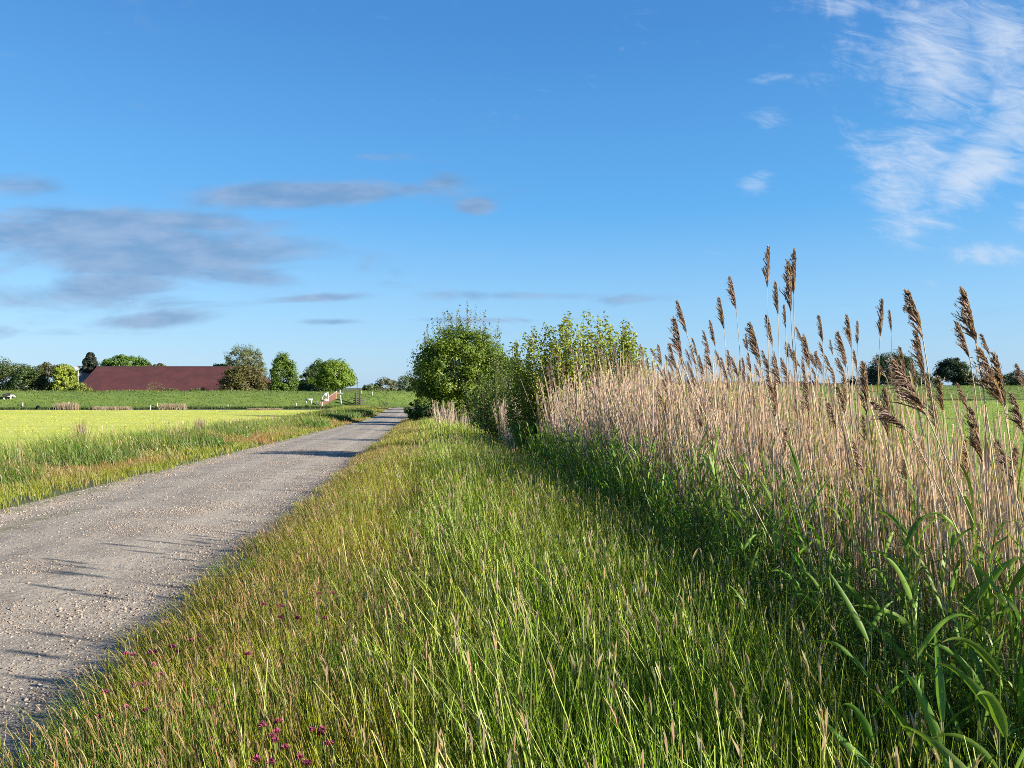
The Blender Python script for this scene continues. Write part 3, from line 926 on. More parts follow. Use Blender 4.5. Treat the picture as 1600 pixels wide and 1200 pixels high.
def make_reed(tip, neck, base, label, group, dens=1.0, width=1.0, r=.0034, leaf=True, bright=1.0):
    base = np.array([base[0], base[1], float(ground_z(base[0], base[1])) - .02])
    L = np.linalg.norm(tip - neck)
    root = empty('plumed_reed', base, label, 'reed', group)
    up = neck - base; H = np.linalg.norm(up)
    d1 = (tip - neck) / L
    path = hermite(base, neck, np.array([rng.normal(0, .06), rng.normal(0, .04), 1.0]) * H * .95, (d1 * .5 + up / H * .5) * H * .6, 10)
    end = hermite(neck, tip - (tip - neck) * .2, d1 * L * .8, (tip - neck) * .8, 5)[1:]
    path = np.concatenate([path, end])
    rad = np.concatenate([np.linspace(r * 1.15, r * .7, 10), np.linspace(r * .5, r * .12, 4)])
    mb = MB()
    tube(mb, path, rad, 5, rng.uniform(.75, 1.1) * np.array((.55, .45, .31)))
    mb.build('stem', M['straw'], root, origin=base)
    mb = MB(); plume_mesh(mb, neck, tip, L, dens, -1.0, width, bright)
    mb.build('plume', M['plume'], root, origin=base)
    if leaf:
        mb = MB(); m = 1
        t = rng.uniform(.3, .8, m); P = base + (neck - base) * t[:, None]
        ii = np.clip((t * 9).astype(int), 0, 8); P = path[ii]
        blades(mb, P, rng.uniform(.05, .16, m), .009, np.stack([rng.choice([-1, 1], m) * rng.uniform(.08, .2, m), rng.normal(0, .05, m)], -1), jit((.45, .36, .24), m, .15), 4, shape='leaf', droop=.7)
        mb.build('leaf', M['straw'], root, origin=base)
    return root


GR_T = 'plumed reeds rising above the reed bed'
# tip px, neck px, base px at the ground, distance, label, width
REEDS = [
    ((1202, 388), (1199, 452), 1165, 5.6, 'tallest reed of all, narrow plume highest against the open blue sky', .7),
    ((1243, 393), (1240, 462), 1262, 5.4, 'second tallest reed, slim upright plume just beside the tallest pair', .7),
    ((1234, 410), (1236, 492), 1275, 5.2, 'reed with long ragged plume directly in front of the second tallest reed', .75),
    ((1213, 443), (1216, 495), 1222, 6.3, 'reed with short plume between the two tallest reeds, lower down', .75),
    ((1142, 434), (1151, 488), 1172, 6.6, 'lone tall reed with loose plume left of the tallest reed', .85),
    ((1125, 467), (1132, 518), 1145, 7.0, 'reed with dense plume just left of the lone tall reed', .8),
    ((1111, 503), (1118, 545), 1130, 7.6, 'small narrow plume left of the lone tall reed, lower', .7),
    ((1060, 473), (1074, 524), 1100, 5.4, 'dark thick plume standing highest at the left end of the tall reeds', .9),
    ((1056, 500), (1066, 566), 1085, 5.0, 'bushy dark plume just below the highest one at the left end', 1.3),
    ((1174, 507), (1190, 575), 1150, 4.8, 'heavy brown plume below the tallest reed, leaning left', 1.2),
    ((1281, 494), (1286, 537), 1290, 6.4, 'thin plume alone right of the two tallest reeds', .9),
    ((1325, 494), (1331, 548), 1332, 5.8, 'upright plume in the small cluster in the middle of the right side', .9),
    ((1311, 520), (1324, 570), 1328, 5.5, 'broad drooping plume low in the cluster right of centre', 1.4),
    ((1341, 503), (1340, 540), 1338, 6.6, 'slender plume at the right of the small cluster', .7),
    ((1380, 470), (1375, 530), 1362, 5.6, 'straight plume before the dark round distant tree', .7),
    ((1391, 487), (1393, 525), 1388, 6.6, 'small plume just right of the straight one before the dark round tree', .6),
    ((1421, 455), (1443, 533), 1480, 3.6, 'large dark plume high above the dark round distant tree', 1.1),
    ((1507, 453), (1527, 545), 1560, 3.2, 'largest tall plume near the right side, leaning left', 1.15),
    ((1497, 505), (1516, 562), 1555, 3.9, 'pale plume tucked left of the largest tall plume', .9),
    ((1534, 522), (1548, 560), 1585, 4.4, 'little tip plume right behind the largest tall plume', .6),
    ((1534, 548), (1569, 638), 1600, 3.2, 'long bending plume right of the largest tall plume', 1.3),
    ((1557, 556), (1572, 645), 1612, 3.4, 'thick brown plume hanging close to the right edge', 1.0),
    ((1590, 570), (1602, 610), 1625, 4.0, 'pale plume cut by the right edge of the view', 1.1),
    ((1366, 628), (1420, 675), 1520, 3.1, 'low plume blown flat, pointing left in front of the green pasture', 1.2),
    ((1398, 562), (1449, 652), 1505, 3.0, 'big swept plume under the dark round distant tree', 1.5),
    ((1433, 520), (1446, 600), 1462, 4.2, 'brown plume behind the big swept plume', .9),
    ((1408, 545), (1416, 600), 1420, 4.6, 'upright brown plume in front of the dark round tree trunk', .9),
    ((1468, 590), (1474, 648), 1478, 4.0, 'narrow plume before the pasture, left of the second distant tree', .9),
    ((1498, 600), (1512, 640), 1530, 4.4, 'pale brown plume below the second distant tree', 1.0),
    ((1520, 640), (1535, 725), 1545, 3.3, 'low shaggy plume before the pasture near the right edge', 1.2),
    ((1583, 615), (1600, 680), 1625, 3.0, 'wide golden plume low at the right edge', 1.3),
    ((1258, 525), (1266, 580), 1290, 5.2, 'thick plume right of the two tallest reeds at mid height', 1.1),
    ((1200, 495), (1208, 545), 1225, 6.2, 'pale thin plume beneath the tallest reed', .8),
    ((1226, 478), (1228, 515), 1232, 7.0, 'tiny plume behind the two tallest reeds', .6),
    ((1351, 570), (1356, 655), 1360, 4.0, 'long brown plume below the straight one, before the pasture', .8),
    ((1385, 610), (1388, 690), 1400, 3.8, 'shaggy brown plume low in the bed under the blown flat one', .8),
]
LOW_LABEL = 'small brown plumed reed whose head stays low among the pale reed stalks'
MID_LABEL = 'slender plumed reed reaching just over the bed against the pale low sky'


def plumed_reeds():
    for (tp, nk, bx, D, lab, w) in REEDS:
        tip = at_px(*tp, D); neck = at_px(*nk, D + .03)
        bd = D + rng.normal(.05, .08)
        bxx = (bx - 800) / F * bd
        # keep the foot inside the bed
        bxx = max(bxx, float(reed_front(bd)) - KS * bd - .15)
        make_reed(tip, neck, (bxx, bd), lab, GR_T, 1.25, w, .0034, True)
    # mid: heads against the low sky
    mids = [(1030, 540, 7.5), (1041, 556, 8), (1046, 540, 7.2), (1083, 530, 6.8), (1100, 518, 8), (1104, 545, 7), (1093, 556, 8), (1119, 548, 9), (1128, 560, 7),
            (1138, 548, 8), (1161, 560, 9), (1166, 523, 8), (1170, 552, 7), (1192, 548, 7), (1199, 562, 8), (1209, 548, 9), (1236, 546, 8), (1245, 512, 8.5),
            (1275, 552, 7), (1282, 536, 7.5), (1291, 556, 8), (1300, 575, 7), (1318, 545, 7), (1335, 548, 8), (1346, 573, 8), (1368, 560, 7), (1255, 560, 9), (1221, 560, 9),
            (1150, 575, 9), (1075, 565, 9), (1064, 552, 10), (1052, 530, 9), (1310, 560, 6), (1425, 565, 6), (1442, 575, 6), (1393, 575, 7), (1180, 570, 10), (1137, 575, 11),
            (1018, 545, 11), (1012, 560, 12), (1028, 570, 11), (1270, 575, 9), (1263, 545, 10), (1229, 535, 10)]
    for i in range(30):
        mids.append((rng.uniform(1020, 1355), rng.uniform(528, 598), rng.uniform(7.5, 11.5)))
    for (px, py, D) in mids:
        Lp = rng.uniform(.17, .25)
        tip = at_px(px, py, D)
        neck = tip + np.array([rng.uniform(.02, .09), rng.normal(0, .03), -Lp])
        bx = neck[0] + rng.normal(.12, .12)
        bx = max(bx, float(reed_front(D)) - KS * D)
        make_reed(tip, neck, (bx, D + rng.normal(0, .06)), MID_LABEL, 'slender plumed reeds over the middle of the bed', .8, rng.uniform(.7, 1.2), .003, False)
    # low: heads inside or just over the bed
    lows = [(930, 528, 15), (938, 545, 13), (925, 580, 12), (934, 592, 11), (880, 575, 16), (885, 600, 15), (860, 560, 17), (960, 545, 14), (985, 548, 13), (970, 575, 11), (998, 570, 10),
            (1028, 605, 8), (1210, 560, 5), (1202, 590, 5), (1296, 630, 5.5), (1230, 670, 5), (1335, 690, 4.6), (1260, 590, 5), (1212, 600, 5.2), (1075, 590, 8), (1060, 575, 8.5),
            (905, 545, 18), (890, 540, 19), (1245, 620, 7), (1510, 690, 4.4), (1560, 690, 3.8), (1590, 700, 3.7), (1320, 590, 6), (1440, 690, 5.5), (1130, 620, 9), (1040, 630, 9), (1456, 610, 4.4),
            (1310, 605, 6), (1180, 610, 8), (1152, 640, 9), (950, 590, 14), (855, 600, 20), (1475, 700, 5.2), (1350, 650, 5), (1415, 720, 4.8), (1090, 640, 8), (1005, 620, 12)]
    for i in range(34):
        lows.append((rng.uniform(835, 1020), rng.uniform(535, 600), rng.uniform(13, 21)))
    for (px, py, D) in lows:
        Lp = rng.uniform(.18, .27)
        tip = at_px(px, py, D)
        a = rng.uniform(-.15, .4)
        neck = tip + np.array([math.sin(a) * Lp * .8, rng.normal(0, .03), -math.cos(a) * Lp])
        bx = neck[0] + rng.normal(.15, .12); bx = max(bx, float(reed_front(D)) - KS * D)
        make_reed(tip, neck, (bx, D + rng.normal(0, .06)), LOW_LABEL, 'small plumed reeds low in the bed', .8, rng.uniform(.9, 1.5), .003, False, rng.uniform(.9, 1.35))


# ------------------------------------------------------------------ broad-leaved green reeds
def ribbon_leaf(mb, p0, d0, L, w, sag, col, segs=9, tw=0.0):
    """one arching leaf: starts at p0 in direction d0, bends down by sag"""
    t = np.linspace(0, 1, segs + 1)[:, None]
    d0 = np.asarray(d0, float); d0 /= np.linalg.norm(d0)
    P = p0 + d0 * L * t
    P[:, 2] -= (sag * L * t ** 2.3)[:, 0]
    T = np.gradient(P, axis=0); T /= np.linalg.norm(T, axis=1, keepdims=True)
    side = np.cross(T, np.array([math.cos(tw), math.sin(tw), .35])); side /= np.linalg.norm(side, axis=1, keepdims=True)
    nrm = np.cross(side, T)
    W = (w * .40) * np.minimum(1, (t + .05) / .25) ** .8 * (1 - t) ** .62 * 1.25
    mid = P - nrm * W * .55
    v = np.stack([P - side * W, mid, P + side * W], 1).reshape(-1, 3)
    i = np.arange(segs)[:, None] * 3 + np.arange(2)[None]
    q = np.stack([i, i + 1, i + 4, i + 3], -1).reshape(-1, 4)
    c = np.array(col)[None, None] * np.array([.92, 1.45, 1.0])[None, :, None] * np.ones((segs + 1, 1, 1))
    tp = sst(.86, 1.0, t)[:, :, None] * rng.uniform(0, 1)
    c = c * (1 - tp) + np.array((.30, .22, .10))[None, None] * tp
    mb.add(v, q, c.reshape(-1, 3))


def green_reed(x, y, h, n, label, group, Lf=.34, wf=.026, lean=(-.05, 0), left=0.5, far=False):
    b = np.array([x, y, float(ground_z(x, y)) - .02])
    root = empty('green_reed', b, label, 'green reed', group)
    top = b + np.array([lean[0], lean[1], h])
    path = hermite(b, top, np.array([0, 0, h]), (top - b), 8)
    mb = MB(); tube(mb, path, np.linspace(.0045, .0018, 8), 5, (.14, .2, .04)); mb.build('stem', M['reedgreen'], root, origin=b)
    m = MB()
    for i in range(n):
        t = .22 + .78 * (i + .5) / n
        p = b + (top - b) * t
        p = path[min(7, int(round(t * 7)))] * 1.0
        sgn = -1 if rng.random() < left + .25 else 1
        if i % 2 and rng.random() < .6: sgn = -sgn
        el = rng.uniform(.9, 1.35) if i > n * .55 else rng.uniform(.55, 1.15)
        az = rng.normal(0, .6)
        d = np.array([sgn * math.cos(el) * math.cos(az), math.cos(el) * math.sin(az), math.sin(el)])
        L = Lf * rng.uniform(.75, 1.2) * (1.0 if t < .8 else .85)
        c = np.array((.10, .18, .024)) * rng.uniform(.75, 1.3) * (1 + rng.normal(0, .05, 3))
        m = MB(); ribbon_leaf(m, p, d, L, wf * rng.uniform(.75, 1.2), rng.uniform(.05, .6), c, 5 if far else 9, rng.uniform(-.9, .9) + 1.57)
        m.build('leaf', M['reedgreen'], root, origin=b)
    return root


def green_reeds():
    uniq = [
        # px base, distance, height, leaves, label
        (1412, 2.45, .80, 4, 'green reed with three broad upright blades at the foot of the grass, lower right', .38, .030),
        (1452, 2.55, 1.15, 6, 'tallest broad leaved green reed in the lower right', .40, .028),
        (1500, 2.35, .85, 6, 'green reed with wide arching blades in the lower right corner', .44, .030),
        (1555, 2.3, 1.0, 7, 'leafy green reed against the right edge at the bottom', .42, .032),
        (1590, 2.15, .95, 7, 'broad green reed in the bottom right corner', .44, .034),
        (1450, 3.3, 1.25, 6, 'green reed before the dry stalks with one blade bent sharply left', .38, .032),
        (1560, 2.9, 1.15, 6, 'green reed rising at the right edge over the lower reeds', .40, .03),
        (1310, 4.0, 1.0, 5, 'green reed with a dark upright pair of blades against the dry stalks', .36, .028),
        (1215, 4.9, 1.25, 7, 'tall leafy green reed at the edge of the dry stalks, centre right', .42, .028),
        (1170, 5.6, 1.15, 6, 'leafy green reed left of the tall centre right one', .36, .032),
        (1340, 3.5, 1.05, 5, 'green reed with drooping blades amid the dry stalks', .36, .03),
        (1375, 2.75, .95, 6, 'slim green reed left of the tallest lower right one', .38, .026),
        (1480, 2.9, 1.05, 7, 'dense green reed between the tallest one and the right edge', .42, .028),
        (1530, 2.6, .9, 7, 'green reed with blades bent left near the bottom right corner', .44, .028),
        (1600, 2.7, 1.2, 7, 'high green reed crossing the right edge', .42, .028),
        (1270, 4.3, 1.1, 6, 'green reed between the tall centre right one and the dry stalks', .36, .026),
        (1060, 7.8, 1.15, 6, 'green reed with bright blade above the dark weeds', .38, .030),
    ]
    for (px, D, h, n, lab, Lf, wf) in uniq:
        green_reed((px - 800) / F * D, D, h, n, lab, 'broad leaved green reeds', Lf, wf, (rng.normal(-.06, .04), rng.normal(0, .04)))
    for i in range(120):
        D = 3.0 + 22 * rng.random() ** 1.4
        s = float(reed_front(D)) + rng.normal(-.22, .28)
        x = s - KS * D
        green_reed(x, D, rng.uniform(.8, 1.45), int(rng.integers(5, 8)), 'young green reed mingling with the weeds in front of the dry stalks',
                   'young green reeds along the reed bed', rng.uniform(.24, .36), .026 * max(1, D / 10), (rng.normal(-.06, .06), rng.normal(0, .06)), far=D > 7)


# ------------------------------------------------------------------ clover
def clovers():
    pts = [(452, 1128), (408, 1133), (436, 1142), (421, 1160), (491, 1145), (502, 1133), (500, 1146), (514, 1162), (416, 1157), (437, 1170), (480, 1178), (478, 1195), (396, 1192), (412, 1196),
           (192, 1024), (211, 1024), (237, 1020), (275, 1010), (247, 1018), (267, 1010), (196, 1108), (220, 1112), (254, 1053), (165, 1080), (212, 1070), (229, 1071), (319, 993), (333, 1012),
           (342, 1150), (375, 1162), (332, 1081), (321, 1106), (388, 1020), (417, 945), (440, 948), (427, 968), (498, 928), (520, 928), (475, 966), (500, 966),
           (240, 1040), (280, 1022), (300, 1000), (355, 1196), (150, 1120)]
    for i, (px, py) in enumerate(pts):
        D = 2.6; fh = .42 if (i < 14 or 32 <= i < 40) else .25
        for _ in range(12):     # the flower head stands at the height of the grass round it
            x = (px - 800) / F * D
            zt = float(ground_z(x, D)) + fh
            D = (EYE - zt) * F / (py - 605)
        x = (px - 800) / F * D
        b = np.array([x, D, float(ground_z(x, D))])
        if i < 14:
            lab, grp = 'magenta clover head in the patch among tall grass at the bottom', 'clover flowers in the bottom patch'
        elif i < 32:
            lab, grp = 'magenta clover head in the short grass beside the gravel', 'clover flowers beside the gravel'
        elif i < 40:
            lab, grp = 'magenta clover head in the small patch higher up the verge', 'clover flowers higher up the verge'
        else:
            lab, grp = 'magenta clover head in the short grass beside the gravel', 'clover flowers beside the gravel'
        root = empty('clover_flower', b, lab, 'flower', grp)
        top = b + np.array([rng.normal(0, .02), rng.normal(0, .02), fh])
        mb = MB(); tube(mb, hermite(b, top, np.array([0, 0, fh]), np.array([0, 0, fh]), 5), np.full(5, .0012), 4, (.14, .2, .05)); mb.build('stem', M['reedgreen'], root, origin=b)
        mb = MB(); n = 90
        d = rng.normal(size=(n, 3)); d /= np.linalg.norm(d, axis=1, keepdims=True); d[:, 2] = np.abs(d[:, 2]) * .9 + d[:, 2] * .1
        r0 = .0125
        p = top + d * r0 * rng.uniform(.4, .9, (n, 1))
        p2 = p + d * .008 + np.array([0, 0, .003])
        sdv = np.cross(d, rng.normal(size=(n, 3))); sdv /= np.linalg.norm(sdv, axis=1, keepdims=True); sdv *= .0028
        v = np.stack([p - sdv, p + sdv, p2 + sdv * .6, p2 - sdv * .6], 1).reshape(-1, 3)
        mb.add(v, np.arange(4 * n).reshape(-1, 4), np.repeat(jit((.30, .07, .14), n, .35, .12), 4, 0))
        mb.build('flower_head', M['flower'], root, origin=b)
        mb = MB(); m = 6
        a = rng.uniform(0, 6.28, m); bb = np.repeat(b[None], m, 0); bb[:, 2] += rng.uniform(.06, .2, m)
        leaves(mb, bb + np.stack([np.cos(a), np.sin(a), a * 0], -1) * .03, .022, np.stack([np.cos(a) * .3, np.sin(a) * .3, np.ones(m)], -1), jit((.1, .2, .03), m), .8)
        mb.build('leaves', M['leaf'], root, origin=b)


# ------------------------------------------------------------------ trees
def tree(label, cx, cy, top, rx, crown_bottom, col, col2=None, n_cl=60, lpc=60, leaf=.3, ry=None, trunk_r=.2, clump=.27, shape='round', name='tree', limbs=10,
         sparse=0.0, group=None, bark=None, flat=0.0, aspect=.6):
    ry = rx if ry is None else ry
    gz = float(ground_z(cx, cy))
    b = np.array([cx, cy, gz - .05])
    root = empty(name, b, label, 'bush' if name in ('bush', 'shrub') else 'tree', group)
    zc = (top + crown_bottom) / 2; rz = (top - crown_bottom) / 2
    # clumps
    d = rng.normal(size=(n_cl, 3)); d /= np.linalg.norm(d, axis=1, keepdims=True)
    rr = rng.uniform(.45, 1.0, n_cl) ** .6
    cen = d * rr[:, None]
    if shape == 'cone':
        tz = (cen[:, 2] + 1) / 2; k = np.clip(1.15 - tz, .12, 1)[:, None]; cen[:, :2] *= k * 1.1
    elif shape == 'dome':
        cen[:, 2] = np.where(cen[:, 2] < -.2, cen[:, 2] * .9, cen[:, 2]); cen[:, :2] *= (1 + .25 * np.clip(-cen[:, 2], 0, 1))[:, None] * np.where(cen[:, 2:3] < -.3, 1.25, 1)
    elif shape == 'tall':
        tz = (cen[:, 2] + 1) / 2; cen[:, :2] *= (1.0 - .35 * np.clip(tz, 0, 1) ** 2)[:, None]
    scl = np.array([rx, ry, rz]) * (1 - clump * .45)
    cpos = np.array([cx, cy, zc]) + cen * scl
    cr = clump * min(rx, rz) * rng.uniform(.6, 1.35, n_cl)
    # leaves around clumps
    nl = n_cl * lpc
    j = np.repeat(np.arange(n_cl), lpc)
    dd = rng.normal(size=(nl, 3)); dd /= np.linalg.norm(dd, axis=1, keepdims=True)
    rad = rng.random(nl) ** .45
    P = cpos[j] + dd * (cr[j] * rad)[:, None] * np.array([1, 1, .8])
    out = dd * .8 + cen[j] * .5 + rng.normal(0, .55, (nl, 3)) + np.array([0, 0, .25])
    ccl = mixc(col, col2 if col2 is not None else tuple(v * 1.3 for v in col), rng.random(n_cl))
    c = ccl[j] * (1 + rng.normal(0, .16, (nl, 1)))
    keep = rng.random(nl) > sparse
    P[:, 2] = np.maximum(P[:, 2], gz + .05)
    mb = MB(); leaves(mb, P[keep], leaf * rng.uniform(.6, 1.3, nl)[keep], out[keep], np.clip(c, .008, .8)[keep], aspect)
    mb.build('crown', M['leaf'], root, origin=b)
    # trunk and limbs
    mb = MB()
    bcol = (1, 1, 1)
    tt = np.array([cx + rng.normal(0, rx * .05), cy, zc + rz * .25])
    path = hermite(b, tt, np.array([0, 0, tt[2] - b[2]]), np.array([rng.normal(0, .3), 0, tt[2] - b[2]]), 8)
    tube(mb, path, np.linspace(trunk_r, trunk_r * .3, 8), 7, bcol)
    for i in range(limbs):
        k = rng.integers(0, n_cl); st = path[rng.integers(2, 7)]
        e = cpos[k]
        p = hermite(st, e, np.array([0, 0, abs(e[2] - st[2]) * .8 + .2]), (e - st) * .8, 6)
        tube(mb, p, np.linspace(trunk_r * .4, trunk_r * .07, 6), 5, bcol)
    mb.build('trunk', bark or M['bark'], root, origin=b)
    return root


def pxtree(label, pl, pr, ytop, D, col, col2=None, ybot=None, **kw):
    cx = ((pl + pr) / 2 - 800) / F * D; rx = ((pr - pl) / 2 + 2.5) / F * D
    top = EYE - (ytop - 605) / F * D
    gz = float(ground_z(cx, D))
    bot = gz - 1.5 if ybot is None else EYE - (ybot - 605) / F * D
    kw['lpc'] = int(kw.get('lpc', 60) * 2.0); kw['n_cl'] = int(kw.get('n_cl', 60) * 1.7)
    kw.setdefault('shape', 'dome')
    dim = .72
    return tree(label, cx, D, top, rx, bot, tuple(v * dim for v in col), tuple(v * dim for v in col2), **kw)


def shoot_bush(label, cx, cy, rx, ry, top, n_sh, col, col2, leaf, name='bush', lps=60, spread=.8, th=.012, bare=.25):
    """shrub of many upright leafy shoots"""
    gz = float(ground_z(cx, cy)); b = np.array([cx, cy, gz - .05])
    root = empty(name, b, label, 'bush')
    st = MB(); cr = MB()
    H = top - gz
    for i in range(n_sh):
        a = rng.uniform(0, 6.28); r = math.sqrt(rng.random())
        ex, ey = cx + math.cos(a) * r * rx, cy + math.sin(a) * r * ry
        ez = gz + H * (1 - .24 * r ** 3) * rng.uniform(.5, 1.0)
        p0 = b + np.array([math.cos(a) * r * rx * .55, math.sin(a) * r * ry * .55, 0])
        e = np.array([ex, ey, ez])
        p = hermite(p0, e, np.array([(ex - p0[0]) * .8, (ey - p0[1]) * .8, (ez - p0[2]) * .8]), np.array([rng.normal(0, .1), rng.normal(0, .1), ez - p0[2]]), 9)
        tube(st, p, np.linspace(th, th * .2, 9), 4, (1, 1, 1))
        u = bare + (1 - bare) * rng.random(lps) ** .8
        idx = np.minimum((u * 8).astype(int), 7); fr = (u * 8 - idx)[:, None]
        pos = p[idx] * (1 - fr) + p[idx + 1] * fr
        off = rng.normal(size=(lps, 3)); off /= np.linalg.norm(off, axis=1, keepdims=True)
        lr = (.05 + .22 * (1 - u) * spread + leaf * .6)
        pos = pos + off * (lr * rng.uniform(.3, 1.2, lps))[:, None]
        c = mixc(col, col2, np.full(lps, rng.random())) * (1 + rng.normal(0, .18, (lps, 1)))
        leaves(cr, pos, leaf * rng.uniform(.6, 1.3, lps), off + rng.normal(0, .5, (lps, 3)) + np.array([0, 0, .4]), np.clip(c, .01, .8), .6)
    cr.build('crown', M['leaf'], root, origin=b)
    st.build('trunk', M['bark'], root, origin=b)
    return root


def near_trees():
    G1, G2 = (.075, .13, .012), (.14, .19, .016)
    # round willow bush beside the road and the trees behind it
    tree('big round bright green tree hanging over the edge of the road', -5.1, 77, 8.2, 5.0, -1.6, G1, G2, n_cl=230, lpc=170, leaf=.24, ry=3.6, trunk_r=.22, clump=.22, limbs=24)
    tree('low dark bush at the roadside below the big round tree', -8.4, 72, .9, 1.7, -1.8, (.04, .08, .012), (.08, .12, .015), n_cl=60, lpc=120, leaf=.2, ry=1.7, trunk_r=.06, clump=.3, name='bush')
    tree('low bush behind the pale reeds right of the big round tree', -.2, 66, 5.0, 2.5, -1.5, (.06, .105, .013), (.10, .145, .018), n_cl=60, lpc=130, leaf=.2, ry=2.0, trunk_r=.07, clump=.3, name='bush')
    shoot_bush('grey green tree with upright twiggy shoots behind the big round tree', -6.6, 103, 5.8, 3.6, 13.4, 190, (.10, .11, .035), (.155, .165, .055), .26, 'tree', 90, 1.6, .03, .2)
    tree('dark ragged tree leaning out at the left of the roadside group', -12.6, 112, 6.9, 3.0, -1.5, (.045, .075, .02), (.08, .11, .03), n_cl=70, lpc=110, leaf=.26, ry=3.2, trunk_r=.18, clump=.26, sparse=.15)
    tree('dark tree farther down the road behind the roadside group', -13.5, 131, 5.6, 3.2, -2.0, (.05, .09, .02), (.09, .13, .03), n_cl=60, lpc=90, leaf=.3, ry=3.0, trunk_r=.18)
    tree('farthest tree of the row beside the road', -15.0, 153, 5.0, 3.3, -2.2, (.05, .09, .02), (.09, .13, .03), n_cl=60, lpc=80, leaf=.32, ry=3.2, trunk_r=.18)
    # bush in the reeds
    shoot_bush('bushy shrub with many upright leafy shoots rising behind the dry reeds', 2.25, 24.2, 2.45, 1.25, 4.2, 290, (.15, .19, .016), (.26, .28, .028), .095, 'bush', 240, 2.3, .012, .10)
    shoot_bush('darker shrub at the left end of the reeds beside the leafy bush', -.05, 36, 1.8, 1.1, 3.5, 110, (.06, .10, .013), (.12, .16, .02), .10, 'bush', 110, 1.6, .012, .05)
    shoot_bush('low dark shrub between the roadside tree and the reeds', -1.6, 52, 1.9, 1.4, 2.7, 60, (.035, .07, .012), (.08, .12, .018), .15, 'bush', 110, 1.8, .015, .05)


